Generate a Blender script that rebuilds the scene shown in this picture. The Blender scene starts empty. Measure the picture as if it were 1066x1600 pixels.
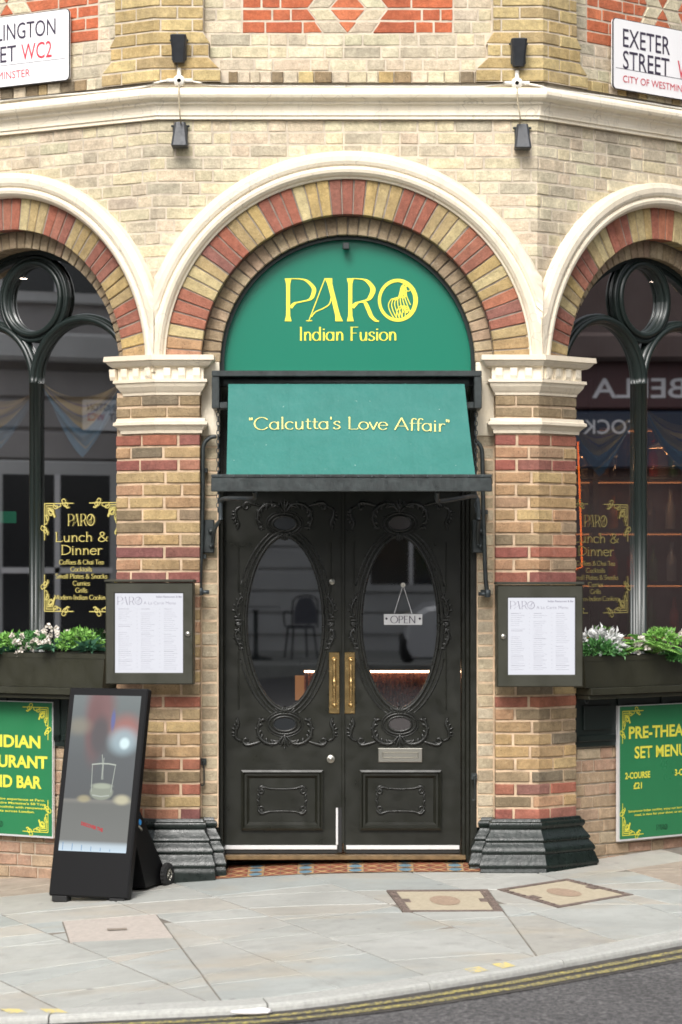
import bpy, math, random
from math import sin, cos, pi, radians, sqrt, atan2
from mathutils import Vector, Matrix
random.seed(7)
SC = bpy.context.scene
COL = SC.collection

# ------------------------------------------------------------------ camera, world, sun, exposure
F, D, CX, CZ, HY = 4700.0, 18.08, -0.04, 1.77, 900.0
cam_d = bpy.data.cameras.new('camera'); cam = bpy.data.objects.new('camera', cam_d); COL.objects.link(cam)
cam.location = (CX, -D, CZ); cam.rotation_euler = (pi / 2, 0, 0)
cam_d.sensor_fit = 'VERTICAL'; cam_d.sensor_height = 36.0; cam_d.lens = F / 1600 * 36
cam_d.shift_y = 100 / 1600; cam_d.clip_end = 500; cam_d.clip_start = 0.1
cam_d.dof.use_dof = True; cam_d.dof.focus_distance = D - 0.05; cam_d.dof.aperture_fstop = 3.2
SC.camera = cam

w = bpy.data.worlds.new('World'); SC.world = w; w.use_nodes = True
nt = w.node_tree; nt.nodes.clear()
sky = nt.nodes.new('ShaderNodeTexSky'); sky.sky_type = 'NISHITA'; sky.sun_disc = False
sky.sun_elevation = radians(43); sky.sun_rotation = radians(193); sky.dust_density = 4.0; sky.air_density = 1.0
hs = nt.nodes.new('ShaderNodeHueSaturation'); hs.inputs['Saturation'].default_value = 0.25
bg = nt.nodes.new('ShaderNodeBackground'); bg.inputs['Strength'].default_value = 0.15
ow = nt.nodes.new('ShaderNodeOutputWorld')
nt.links.new(sky.outputs[0], hs.inputs['Color']); nt.links.new(hs.outputs[0], bg.inputs['Color']); nt.links.new(bg.outputs[0], ow.inputs[0])
sun_d = bpy.data.lights.new('sun', 'SUN'); sun_d.energy = 1.5; sun_d.angle = radians(22); sun_d.color = (1, 0.97, 0.93)
sun = bpy.data.objects.new('sun', sun_d); COL.objects.link(sun)
sun.rotation_euler = Vector((0.22, 0.95, -0.90)).to_track_quat('-Z', 'Y').to_euler()
vs = SC.view_settings; vs.view_transform = 'Standard'; vs.look = 'None'; vs.exposure = 0.80; vs.gamma = 1.0
vs.use_curve_mapping = False
SC.cycles.max_bounces = 8; SC.cycles.transparent_max_bounces = 8
SC.cycles.use_denoising = True; SC.cycles.pixel_filter_type = 'BLACKMAN_HARRIS'; SC.cycles.filter_width = 1.7

# ------------------------------------------------------------------ helpers
def P(px, py, Y):
    k = (D + Y) / F
    return Vector((CX + (px - 533) * k, Y, CZ + (HY - py) * k))
def ux(px): return (px - 543.5) / 260.0
def zz(py): return CZ + (HY - py) / 260.0

def ground_h(x, y):
    k = (sqrt(x * x + 0.1) - x) / 2
    k = min(k, 4.0)
    yy = max(y, -5.5)
    yy = min(yy, 1.2)
    return 0.05 * yy - 0.045 * k - 0.013 * k * k
def G(px, py, lift=0.0):
    Y = -1.0
    for _ in range(40):
        p = P(px, py, Y)
        h = ground_h(p.x, Y) + lift
        Y = (CZ - h) * F / (py - HY) - D
    p = P(px, py, Y); p.z = ground_h(p.x, Y) + lift
    return p

class MB:
    def __init__(s): s.v = []; s.f = []; s.sm = []
    def add(s, vs_, fs, smooth=False):
        b = len(s.v); s.v += [tuple(v) for v in vs_]
        s.f += [tuple(b + i for i in f) for f in fs]; s.sm += [smooth] * len(fs)
    def box(s, x0, x1, y0, y1, z0, z1, T=None):
        vs_ = [Vector((x, y, z)) for x in (x0, x1) for y in (y0, y1) for z in (z0, z1)]
        if T: vs_ = [T(v) for v in vs_]
        s.add(vs_, [(0, 1, 3, 2), (4, 6, 7, 5), (0, 4, 5, 1), (2, 3, 7, 6), (0, 2, 6, 4), (1, 5, 7, 3)])
    def bbox(s, x0, x1, y0, y1, z0, z1, b=0.005, T=None):      # box with chamfered edges
        pts = []
        for sx in (0, 1):
            for sy in (0, 1):
                for sz in (0, 1):
                    X = (x0, x1)[sx]; Y = (y0, y1)[sy]; Z = (z0, z1)[sz]
                    dx = b if sx == 0 else -b; dy = b if sy == 0 else -b; dz = b if sz == 0 else -b
                    pts += [Vector((X, Y + dy, Z + dz)), Vector((X + dx, Y, Z + dz)), Vector((X + dx, Y + dy, Z))]
        if T: pts = [T(v) for v in pts]
        I = lambda a, c, e, k: (a * 4 + c * 2 + e) * 3 + k
        fs = []
        for a in (0, 1):
            fs.append((I(a, 0, 0, 0), I(a, 1, 0, 0), I(a, 1, 1, 0), I(a, 0, 1, 0)))
            fs.append((I(0, a, 0, 1), I(1, a, 0, 1), I(1, a, 1, 1), I(0, a, 1, 1)))
            fs.append((I(0, 0, a, 2), I(1, 0, a, 2), I(1, 1, a, 2), I(0, 1, a, 2)))
            for c in (0, 1):
                fs.append((I(0, a, c, 1), I(1, a, c, 1), I(1, a, c, 2), I(0, a, c, 2)))
                fs.append((I(a, 0, c, 0), I(a, 1, c, 0), I(a, 1, c, 2), I(a, 0, c, 2)))
                fs.append((I(a, c, 0, 0), I(a, c, 1, 0), I(a, c, 1, 1), I(a, c, 0, 1)))
                for e in (0, 1):
                    fs.append((I(a, c, e, 0), I(a, c, e, 1), I(a, c, e, 2)))
        s.add(pts, fs)
    def loft(s, rings, closed=False, caps=False, smooth=False):
        n = len(rings[0]); vs_ = [p for r in rings for p in r]; fs = []
        m = n if closed else n - 1
        for i in range(len(rings) - 1):
            for j in range(m):
                k = (j + 1) % n
                fs.append((i * n + j, i * n + k, (i + 1) * n + k, (i + 1) * n + j))
        if caps:
            fs.append(tuple(range(n))); fs.append(tuple((len(rings) - 1) * n + j for j in range(n))[::-1])
        s.add(vs_, fs, smooth)
    def tube(s, pts, r, n=8, caps=True, flat=1.0, fn=None):
        pts = [Vector(p) for p in pts]; rings = []
        up = None
        for i, p in enumerate(pts):
            a = pts[max(0, i - 1)]; b = pts[min(len(pts) - 1, i + 1)]
            t = (b - a)
            if t.length < 1e-9: t = Vector((0, 0, 1))
            t.normalize()
            if up is None:
                up = Vector((0, 1, 0)) if abs(t.y) < 0.9 else Vector((1, 0, 0))
            x = t.cross(up)
            if x.length < 1e-4: x = t.cross(Vector((1, 0, 0.1)))
            x.normalize(); y = x.cross(t).normalized(); up = y if fn is None else Vector(fn)
            rr = r(i / (len(pts) - 1)) if callable(r) else r
            rings.append([p + (x * cos(2 * pi * k / n) + y * sin(2 * pi * k / n) * flat) * rr for k in range(n)])
        s.loft(rings, closed=True, caps=caps, smooth=True)
    def lathe(s, c, axis, prof, n=16, smooth=True):           # prof: (radius, along)
        a = Vector(axis).normalized(); x = a.orthogonal().normalized(); y = a.cross(x); c = Vector(c)
        rings = [[c + a * h + (x * cos(2 * pi * k / n) + y * sin(2 * pi * k / n)) * max(r, 1e-4) for k in range(n)] for r, h in prof]
        s.loft(rings, closed=True, caps=True, smooth=smooth)
    def ball(s, c, rx, ry, rz, n=8, m=6, T=None):
        rings = []
        for i in range(m + 1):
            th = pi * i / m
            rr = max(sin(th), 1e-3)
            ring = [Vector((c[0] + rx * rr * cos(2 * pi * k / n), c[1] + ry * rr * sin(2 * pi * k / n), c[2] + rz * cos(th))) for k in range(n)]
            if T: ring = [T(v) for v in ring]
            rings.append(ring)
        s.loft(rings, closed=True, smooth=True)
    def build(s, name, mat, parent=None, **props):
        me = bpy.data.meshes.new(name); me.from_pydata(s.v, [], s.f)
        if any(s.sm): me.polygons.foreach_set('use_smooth', s.sm)
        me.update()
        o = bpy.data.objects.new(name, me); COL.objects.link(o)
        if mat: me.materials.append(mat)
        if parent: o.parent = parent
        for k, v in props.items(): o[k] = v
        return o
def thing(name, label, cat, loc=(0, 0, 0), rot=(0, 0, 0), group=None):
    o = bpy.data.objects.new(name, None); COL.objects.link(o); o.location = loc; o.rotation_euler = rot
    o.empty_display_size = 0.1
    o['label'] = label; o['category'] = cat
    if group: o['group'] = group
    return o
def tag(o, label, cat, group=None):
    o['label'] = label; o['category'] = cat
    if group: o['group'] = group
    return o
def spline(pts, n=8, closed=False):
    pts = [Vector(p) for p in pts]; out = []
    N = len(pts); rng = range(N if closed else N - 1)
    for i in rng:
        if closed: a, b, c, d = pts[(i - 1) % N], pts[i], pts[(i + 1) % N], pts[(i + 2) % N]
        else: a, b, c, d = pts[max(0, i - 1)], pts[i], pts[i + 1], pts[min(N - 1, i + 2)]
        for k in range(n):
            t = k / n
            out.append(0.5 * ((2 * b) + (c - a) * t + (2 * a - 5 * b + 4 * c - d) * t * t + (3 * b - a - 3 * c + d) * t ** 3))
    if not closed: out.append(pts[-1])
    return out

# ------------------------------------------------------------------ materials
def newmat(name):
    m = bpy.data.materials.new(name); m.use_nodes = True
    t = m.node_tree; t.nodes.clear()
    o = t.nodes.new('ShaderNodeOutputMaterial'); b = t.nodes.new('ShaderNodeBsdfPrincipled')
    t.links.new(b.outputs[0], o.inputs[0])
    return m, t, b, o
def noise(t, scale, detail=4, rough=0.6, coord='Object', stretch=None):
    tc = t.nodes.new('ShaderNodeTexCoord'); n = t.nodes.new('ShaderNodeTexNoise')
    n.inputs['Scale'].default_value = scale; n.inputs['Detail'].default_value = detail; n.inputs['Roughness'].default_value = rough
    if stretch:
        mp = t.nodes.new('ShaderNodeMapping'); mp.inputs['Scale'].default_value = stretch
        t.links.new(tc.outputs[coord], mp.inputs[0]); t.links.new(mp.outputs[0], n.inputs['Vector'])
    else: t.links.new(tc.outputs[coord], n.inputs['Vector'])
    return n.outputs['Fac']
def ramp(t, src, stops, interp='LINEAR'):
    r = t.nodes.new('ShaderNodeValToRGB'); r.color_ramp.interpolation = interp
    e = r.color_ramp.elements
    e[0].position = stops[0][0]; e[0].color = tuple(stops[0][1]) + (1,)
    e[1].position = stops[-1][0]; e[1].color = tuple(stops[-1][1]) + (1,)
    for p, c in stops[1:-1]:
        q = e.new(p); q.color = tuple(c) + (1,)
    t.links.new(src, r.inputs[0]); return r.outputs[0]
def mix(t, fac, a, b, mode='MIX'):
    m = t.nodes.new('ShaderNodeMix'); m.data_type = 'RGBA'; m.blend_type = mode
    for inp, val in ((m.inputs[0], fac), (m.inputs[6], a), (m.inputs[7], b)):
        if hasattr(val, 'is_linked') or hasattr(val, 'links'): t.links.new(val, inp)
        elif isinstance(val, (tuple, list)): inp.default_value = tuple(val) + (1,)
        else: inp.default_value = val
    return m.outputs[2]
def bump(t, b, src, strength=0.4, dist=0.004):
    n = t.nodes.new('ShaderNodeBump'); n.inputs['Strength'].default_value = strength; n.inputs['Distance'].default_value = dist
    t.links.new(src, n.inputs['Height']); t.links.new(n.outputs[0], b.inputs['Normal'])
def g3(v): return (v, v, v)
def brick_mat(name, cols, spot=0.35, spotcol=(0.05, 0.045, 0.04), pale=(0.6, 0.52, 0.4), pale_amt=0.25):
    m, t, b, o = newmat(name)
    oi = t.nodes.new('ShaderNodeObjectInfo')
    n = len(cols)
    base = ramp(t, oi.outputs['Random'], [(i / (n - 1), c) for i, c in enumerate(cols)])
    n1 = noise(t, 14, 5, 0.65); base = mix(t, 0.7, base, ramp(t, n1, [(0.3, g3(0.68)), (0.7, g3(1.3))]), 'MULTIPLY')
    n0 = noise(t, 42, 5, 0.8); base = mix(t, 0.6, base, ramp(t, n0, [(0.35, g3(0.72)), (0.62, g3(1.2))]), 'MULTIPLY')
    n2 = noise(t, 95, 3, 0.7); f2 = ramp(t, n2, [(0.60, g3(0)), (0.70, g3(spot))])
    base = mix(t, f2, base, spotcol)
    n3 = noise(t, 38, 4, 0.7); f3 = ramp(t, n3, [(0.56, g3(0)), (0.72, g3(pale_amt))])
    base = mix(t, f3, base, pale)
    n5 = noise(t, 1.3, 7, 0.72); base = mix(t, 0.7, base, ramp(t, n5, [(0.33, (0.66, 0.67, 0.68)), (0.6, g3(1.14))]), 'MULTIPLY')
    t.links.new(base, b.inputs['Base Color']); b.inputs['Roughness'].default_value = 0.9
    b.inputs['Specular IOR Level'].default_value = 0.25
    n4 = noise(t, 70, 6, 0.7); bump(t, b, n4, 0.9, 0.009)
    return m
def simple(name, col, rough=0.5, metal=0.0, var=0.0, vs_=8, bmp=0.0, bs=60, spec=0.5, coat=0.0):
    m, t, b, o = newmat(name)
    if var:
        n = noise(t, vs_, 5, 0.65)
        c = ramp(t, n, [(0.3, tuple(x * (1 - var) for x in col)), (0.7, tuple(min(1, x * (1 + var)) for x in col))])
        t.links.new(c, b.inputs['Base Color'])
        r = ramp(t, noise(t, vs_ * 2.3, 4), [(0.3, g3(max(0.02, rough * 0.75))), (0.7, g3(min(1, rough * 1.3)))])
        t.links.new(r, b.inputs['Roughness'])
    else:
        b.inputs['Base Color'].default_value = tuple(col) + (1,); b.inputs['Roughness'].default_value = rough
    b.inputs['Metallic'].default_value = metal; b.inputs['Specular IOR Level'].default_value = spec
    b.inputs['Coat Weight'].default_value = coat
    if bmp: bump(t, b, noise(t, bs, 5), bmp, 0.003)
    return m
def emis(name, col, s):
    m = bpy.data.materials.new(name); m.use_nodes = True; t = m.node_tree; t.nodes.clear()
    o = t.nodes.new('ShaderNodeOutputMaterial'); e = t.nodes.new('ShaderNodeEmission')
    e.inputs[0].default_value = tuple(col) + (1,); e.inputs[1].default_value = s; t.links.new(e.outputs[0], o.inputs[0])
    return m
def glass(name, tint=0.8, boost=1.5, base=0.03):
    m = bpy.data.materials.new(name); m.use_nodes = True; t = m.node_tree; t.nodes.clear()
    o = t.nodes.new('ShaderNodeOutputMaterial'); mx = t.nodes.new('ShaderNodeMixShader')
    tr = t.nodes.new('ShaderNodeBsdfTransparent'); tr.inputs[0].default_value = (tint, tint, tint, 1)
    gl = t.nodes.new('ShaderNodeBsdfGlossy'); gl.inputs['Roughness'].default_value = 0.012
    fr = t.nodes.new('ShaderNodeFresnel'); fr.inputs[0].default_value = 1.5
    ma = t.nodes.new('ShaderNodeMath'); ma.operation = 'MULTIPLY_ADD'; ma.inputs[1].default_value = boost; ma.inputs[2].default_value = base; ma.use_clamp = True
    t.links.new(fr.outputs[0], ma.inputs[0]); t.links.new(ma.outputs[0], mx.inputs[0])
    t.links.new(tr.outputs[0], mx.inputs[1]); t.links.new(gl.outputs[0], mx.inputs[2]); t.links.new(mx.outputs[0], o.inputs[0])
    return m

M = {}
M['pale'] = brick_mat('pale_brick', [(0.60, 0.515, 0.34), (0.51, 0.445, 0.30), (0.62, 0.555, 0.40), (0.56, 0.45, 0.33), (0.41, 0.365, 0.27), (0.58, 0.475, 0.34), (0.54, 0.50, 0.34), (0.47, 0.39, 0.30)], 0.18, (0.16, 0.12, 0.09), (0.68, 0.58, 0.42), pale_amt=0.35)
M['jamb'] = brick_mat('jamb_brick', [(0.42, 0.36, 0.25), (0.36, 0.29, 0.19), (0.44, 0.38, 0.28), (0.33, 0.26, 0.17)], 0.2, pale_amt=0.3)
M['stock'] = brick_mat('stock_brick', [(0.40, 0.27, 0.13), (0.30, 0.20, 0.11), (0.43, 0.31, 0.15), (0.25, 0.185, 0.12), (0.40, 0.23, 0.135), (0.34, 0.24, 0.12), (0.36, 0.19, 0.12)], 0.75, (0.035, 0.03, 0.03), (0.45, 0.36, 0.22), 0.35)
M['dark_stock'] = brick_mat('dark_stock_brick', [(0.22, 0.16, 0.09), (0.16, 0.13, 0.09), (0.27, 0.195, 0.11)], 0.7, (0.03, 0.03, 0.03), (0.38, 0.3, 0.2), 0.3)
M['ochre'] = brick_mat('ochre_brick', [(0.46, 0.33, 0.15), (0.38, 0.28, 0.13), (0.50, 0.39, 0.19), (0.34, 0.25, 0.13)], 0.45, (0.06, 0.05, 0.04), (0.5, 0.42, 0.27), 0.3)
M['arch_yellow'] = brick_mat('arch_yellow_brick', [(0.43, 0.31, 0.13), (0.36, 0.26, 0.12), (0.45, 0.37, 0.2), (0.33, 0.24, 0.12)], 0.5, (0.07, 0.05, 0.04), (0.55, 0.47, 0.3), 0.3)
M['red'] = brick_mat('red_brick', [(0.31, 0.11, 0.07), (0.24, 0.095, 0.07), (0.36, 0.14, 0.08), (0.21, 0.095, 0.078)], 0.25, (0.09, 0.03, 0.03), (0.42, 0.22, 0.16), 0.3)
M['dark_red'] = brick_mat('dark_red_brick', [(0.27, 0.09, 0.065), (0.19, 0.08, 0.072), (0.33, 0.12, 0.075), (0.17, 0.085, 0.08), (0.34, 0.16, 0.10)], 0.45, (0.05, 0.03, 0.035), (0.38, 0.22, 0.17), 0.35)
M['panel_red'] = brick_mat('panel_red_brick', [(0.48, 0.135, 0.06), (0.40, 0.11, 0.055), (0.52, 0.17, 0.08)], 0.1, pale=(0.5, 0.25, 0.18), pale_amt=0.2)
M['inner'] = brick_mat('inner_order_brick', [(0.33, 0.25, 0.15), (0.27, 0.20, 0.13), (0.38, 0.30, 0.19), (0.30, 0.20, 0.14)], 0.35, pale_amt=0.3)
M['low'] = brick_mat('low_wall_brick', [(0.40, 0.29, 0.19), (0.34, 0.25, 0.16), (0.37, 0.23, 0.16), (0.42, 0.34, 0.23)], 0.2, pale_amt=0.35)
M['mortar'] = simple('mortar', (0.50, 0.43, 0.335), 0.95, var=0.28, vs_=9, bmp=0.6, bs=120)
M['mortar_warm'] = simple('mortar_warm', (0.50, 0.37, 0.25), 0.95, var=0.3, vs_=12, bmp=0.6, bs=120)
M['mortar_dark'] = simple('mortar_dark', (0.22, 0.185, 0.15), 0.95, var=0.3, vs_=12, bmp=0.6, bs=120)

def cream_mat():
    m, t, b, o = newmat('cream_paint')
    c = ramp(t, noise(t, 2.2, 6, 0.7), [(0.3, (0.76, 0.66, 0.50)), (0.6, (0.83, 0.75, 0.60))])
    f = ramp(t, noise(t, 26, 6, 0.75), [(0.66, g3(0)), (0.78, g3(0.35))])
    c = mix(t, f, c, (0.42, 0.36, 0.26))
    f = ramp(t, noise(t, 5, 6, 0.75, stretch=(3.5, 3.5, 0.6)), [(0.52, g3(0)), (0.75, g3(0.5))]); c = mix(t, f, c, (0.50, 0.44, 0.35))
    geo = t.nodes.new('ShaderNodeNewGeometry'); f = ramp(t, geo.outputs['Pointiness'], [(0.44, g3(0.45)), (0.495, g3(0))]); c = mix(t, f, c, (0.34, 0.28, 0.21))  # darker brown in the concave creases
    vo = t.nodes.new('ShaderNodeTexVoronoi'); vo.feature = 'DISTANCE_TO_EDGE'; vo.inputs['Scale'].default_value = 3.2
    tc = t.nodes.new('ShaderNodeTexCoord'); nz = t.nodes.new('ShaderNodeTexNoise'); nz.inputs['Scale'].default_value = 5; t.links.new(tc.outputs['Object'], nz.inputs['Vector'])
    ad = t.nodes.new('ShaderNodeMix'); ad.data_type = 'VECTOR'; ad.inputs[0].default_value = 0.3; t.links.new(tc.outputs['Object'], ad.inputs[4]); t.links.new(nz.outputs['Color'], ad.inputs[5]); t.links.new(ad.outputs[1], vo.inputs['Vector'])
    f = ramp(t, vo.outputs['Distance'], [(0.0, g3(0.55)), (0.008, g3(0))]); c = mix(t, f, c, (0.4, 0.34, 0.26))
    t.links.new(c, b.inputs['Base Color']); b.inputs['Roughness'].default_value = 0.5
    bump(t, b, noise(t, 22, 7, 0.7), 0.5, 0.006); return m
M['cream'] = cream_mat()
M['black_gloss'] = simple('black_gloss_paint', (0.008, 0.013, 0.011), 0.30, var=0.3, vs_=14, bmp=0.8, bs=30, spec=0.4)
M['door'] = simple('olive_black_paint', (0.011, 0.0115, 0.008), 0.36, var=0.25, vs_=5, bmp=0.2, bs=25, spec=0.4)
M['carve'] = simple('carved_black_paint', (0.011, 0.0115, 0.0095), 0.3, var=0.25, vs_=16, bmp=0.4, bs=60)
M['frame'] = simple('dark_green_frame_paint', (0.009, 0.015, 0.013), 0.34)
M['olive'] = simple('olive_case_paint', (0.026, 0.026, 0.016), 0.45, var=0.15, vs_=5, bmp=0.1)
M['steel_black'] = simple('weathered_black_steel', (0.022, 0.028, 0.028), 0.42, var=0.5, vs_=18, bmp=0.3)
M['grey_iron'] = simple('grey_iron', (0.045, 0.055, 0.06), 0.4, metal=0.3, var=0.3, vs_=20)
M['brass'] = simple('polished_brass', (0.72, 0.50, 0.22), 0.22, metal=1.0, var=0.15, vs_=20)
M['old_brass'] = simple('dull_brass', (0.25, 0.17, 0.09), 0.4, metal=0.8, var=0.3, vs_=20)
M['chrome'] = simple('satin_steel', (0.40, 0.385, 0.34), 0.36, metal=1.0)
M['alu'] = simple('aluminium_strip', (0.75, 0.74, 0.74), 0.35, metal=0.4)
M['rubber'] = simple('black_rubber', (0.012, 0.012, 0.012), 0.75)
M['plastic'] = simple('black_plastic', (0.006, 0.006, 0.0065), 0.42, spec=0.22)
M['lamp'] = simple('charcoal_lamp_metal', (0.03, 0.033, 0.038), 0.45, var=0.2, vs_=20)
M['white_pl'] = simple('white_plastic', (0.72, 0.68, 0.6), 0.45, var=0.1, vs_=15)
M['white'] = simple('white_enamel', (0.80, 0.79, 0.79), 0.2, var=0.03, vs_=3)
M['ink'] = simple('dark_blue_print', (0.045, 0.035, 0.06), 0.4)
M['redink'] = simple('red_print', (0.55, 0.05, 0.075), 0.4)
M['yellow'] = simple('yellow_lettering', (0.80, 0.72, 0.06), 0.45)
M['awn_yellow'] = simple('pale_yellow_lettering', (0.78, 0.66, 0.20), 0.55)
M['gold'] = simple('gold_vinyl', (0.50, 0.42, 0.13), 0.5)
M['gold_painted_dim'] = simple('gold_vinyl_painted_dim', (0.22, 0.18, 0.06), 0.6)  # darker copy of the gold vinyl, the dimness is put into the colour
M['sign_green'] = simple('emerald_sign_paint', (0.004, 0.155, 0.095), 0.30, coat=0.3)
M['poster_green'] = simple('poster_green_print', (0.022, 0.165, 0.065), 0.35, var=0.04, vs_=2)
M['poster_yellow'] = simple('poster_yellow_print', (0.66, 0.62, 0.07), 0.4)
M['paper'] = emis('backlit_menu_paper', (0.93, 0.935, 1.0), 0.56)
M['paperink'] = simple('grey_menu_print', (0.22, 0.2, 0.28), 0.6)
M['lightgrey_ink'] = simple('light_grey_menu_print', (0.40, 0.39, 0.46), 0.6)
M['glass_door'] = glass('door_glass', 0.7, 3.0, 0.23)
M['glass_win_l'] = glass('left_window_glass', 0.8, 2.2, 0.17)
M['glass_win_r'] = glass('right_window_glass', 0.95, 0.9, 0.02)
M['glass_case'] = glass('case_glass', 0.95, 0.7, 0.0)
def awning_mat():
    m, t, b, o = newmat('teal_awning_canvas')
    c = ramp(t, noise(t, 3, 6, 0.7), [(0.3, (0.018, 0.130, 0.108)), (0.7, (0.026, 0.155, 0.132))])
    f = ramp(t, noise(t, 6, 6, 0.75, stretch=(4, 1, .5)), [(0.50, g3(0)), (0.75, g3(0.22))]); c = mix(t, f, c, (0.065, 0.19, 0.17))
    f = ramp(t, noise(t, 60, 3, 0.6), [(0.735, g3(0)), (0.76, g3(0.8))])
    c = mix(t, f, c, (0.5, 0.6, 0.55))
    t.links.new(c, b.inputs['Base Color']); b.inputs['Roughness'].default_value = 0.7
    bump(t, b, noise(t, 3.5, 4, .6, stretch=(1, 1, .5)), 0.9, 0.03)
    return m
M['awning'] = awning_mat()

# ------------------------------------------------------------------ wall plan: a convex three-sided front
H = 1.14
AL, AR = radians(33), radians(44)
VLp, VRp = Vector((-H, 0)), Vector((H, 0))
dL, nL = Vector((-cos(AL), sin(AL))), Vector((-sin(AL), -cos(AL)))
dR, nR = Vector((cos(AR), sin(AR))), Vector((sin(AR), -cos(AR)))
nF = Vector((0, -1))
mitL = (nF + nL) / (1 + nF.dot(nL)); mitR = (nF + nR) / (1 + nF.dot(nR))
def W(s, o, z):
    if abs(s + H) < 1e-6: p = VLp + mitL * o
    elif abs(s - H) < 1e-6: p = VRp + mitR * o
    elif s < -H: p = VLp + dL * (-H - s) + nL * o
    elif s > H: p = VRp + dR * (s - H) + nR * o
    else: p = Vector((s, 0)) + nF * o
    return Vector((p.x, p.y, z))
CZF = zz(564)                       # springing of the door arch
LS = 1.17                           # half spacing of the side arches
ARCH = {0: (0.0, CZF, 0.770, 0.881, 1.092, 1.254),
        -1: (-(H + LS), CZF - 0.045, 0.80, 0.905, 1.10, 1.25),
        1: (H + LS, CZF - 0.085, 0.80, 0.905, 1.10, 1.25)}

def sweep_wall(mb, prof, s0, s1, smooth=False, cap=True):
    st = sorted([s for s in (-H, H) if s0 < s < s1] + [s0, s1])
    rings = [[W(s, o, z) for o, z in prof] for s in st]
    mb.loft(rings, closed=False, smooth=smooth)
    if cap:
        for r, rev in ((rings[0], False), (rings[-1], True)):
            mb.add(r, [tuple(range(len(r)))])

def offset_poly(pts, d):
    """offset an open plan polyline to its outer side (left-hand turn order: outside is -normal)"""
    out = []
    for i, p in enumerate(pts):
        ns = []
        for a, b in ((i - 1, i), (i, i + 1)):
            if a < 0 or b >= len(pts): continue
            e = (pts[b] - pts[a]).normalized(); ns.append(Vector((e.y, -e.x)))
        if len(ns) == 1: out.append(p + ns[0] * d)
        else: out.append(p + (ns[0] + ns[1]) / (1 + ns[0].dot(ns[1])) * d)
    return out
def sweep_plan(mb, pts, prof, smooth=False):
    rings = []
    for d, z in prof:
        rings.append([Vector((p.x, p.y, z)) for p in offset_poly(pts, d)])
    mb.loft(rings, smooth=smooth)

def brick(parent, s0, s1, z0, z1, o, depth, mat, t0=None, t1=None, name='brick', j=0.0018):
    """one brick with worn, chamfered arrises; s0/s1 at the bottom edge, t0/t1 at the top edge"""
    t0 = s0 if t0 is None else t0; t1 = s1 if t1 is None else t1
    R = lambda a=j: random.uniform(-a, a)
    o = o + random.uniform(-0.002, 0.003)
    c = 0.004
    st = [(0.0, -0.004)]
    L = max(s1 - s0, t1 - t0)
    st.append((c / L, 0))
    for v in (-H, H):
        if s0 + c * 2 < v < s1 - c * 2: st.append(((v - s0) / (s1 - s0), 0))
    if len(st) == 2: st.append((random.uniform(0.35, 0.65), 0))
    st.append((1 - c / L, 0)); st.append((1.0, -0.005))
    rings = []
    for f, oo in st:
        sb = s0 + (s1 - s0) * f; stp = t0 + (t1 - t0) * f
        for v in (-H, H):
            if abs(sb - v) < 1e-4: sb = v
            if abs(stp - v) < 1e-4: stp = v
        zb, zt = z0 + R(), z1 + R()
        fo = o + oo + R(0.001)
        rings.append([W(sb, o - depth, zb), W(sb, fo - 0.005, zb), W(sb, fo, zb + c), W(stp, fo, zt - c), W(stp, fo - 0.005, zt), W(stp, o - depth, zt)])
    mb = MB(); mb.loft(rings); mb.add(rings[0], [(0, 1, 2, 3, 4, 5)]); mb.add(rings[-1], [(5, 4, 3, 2, 1, 0)])
    return mb.build(name, mat, parent)

def voussoir(parent, sc, zc, r0, r1, a0, a1, o, depth, mat, name='brick'):
    R = lambda a=0.0018: random.uniform(-a, a)
    o += random.uniform(-0.003, 0.003); c = 0.004
    def pt(r, a, oo):
        s = sc + r * cos(a)
        return W(s, oo, zc + r * sin(a))
    g = 0.004
    rings = []
    for rr, oo in ((r0, -0.005), (r0 + c, 0), ((r0 + r1) / 2, 0), (r1 - c, 0), (r1, -0.005)):
        b0 = a0 + g / rr + R() / rr; b1 = a1 - g / rr + R() / rr; cc = c / rr; fo = o + oo + R(0.001)
        rings.append([pt(rr, b0, o - depth), pt(rr, b0, fo - 0.005), pt(rr, b0 + cc, fo), pt(rr, b1 - cc, fo), pt(rr, b1, fo - 0.005), pt(rr, b1, o - depth)])
    mb = MB(); mb.loft(rings); mb.add(rings[0], [(0, 1, 2, 3, 4, 5)]); mb.add(rings[-1], [(5, 4, 3, 2, 1, 0)])
    return mb.build(name, mat, parent)

B = thing('corner_building', 'pale brick corner building with three cream arches, a black double door and dark arched windows', 'building')
CH = 0.075; JT = 0.010
def part_empty(name, label=None):
    o = bpy.data.objects.new(name, None); COL.objects.link(o); o.parent = B; o.empty_display_size = 0.05
    if label: o['label'] = label
    return o

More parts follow.
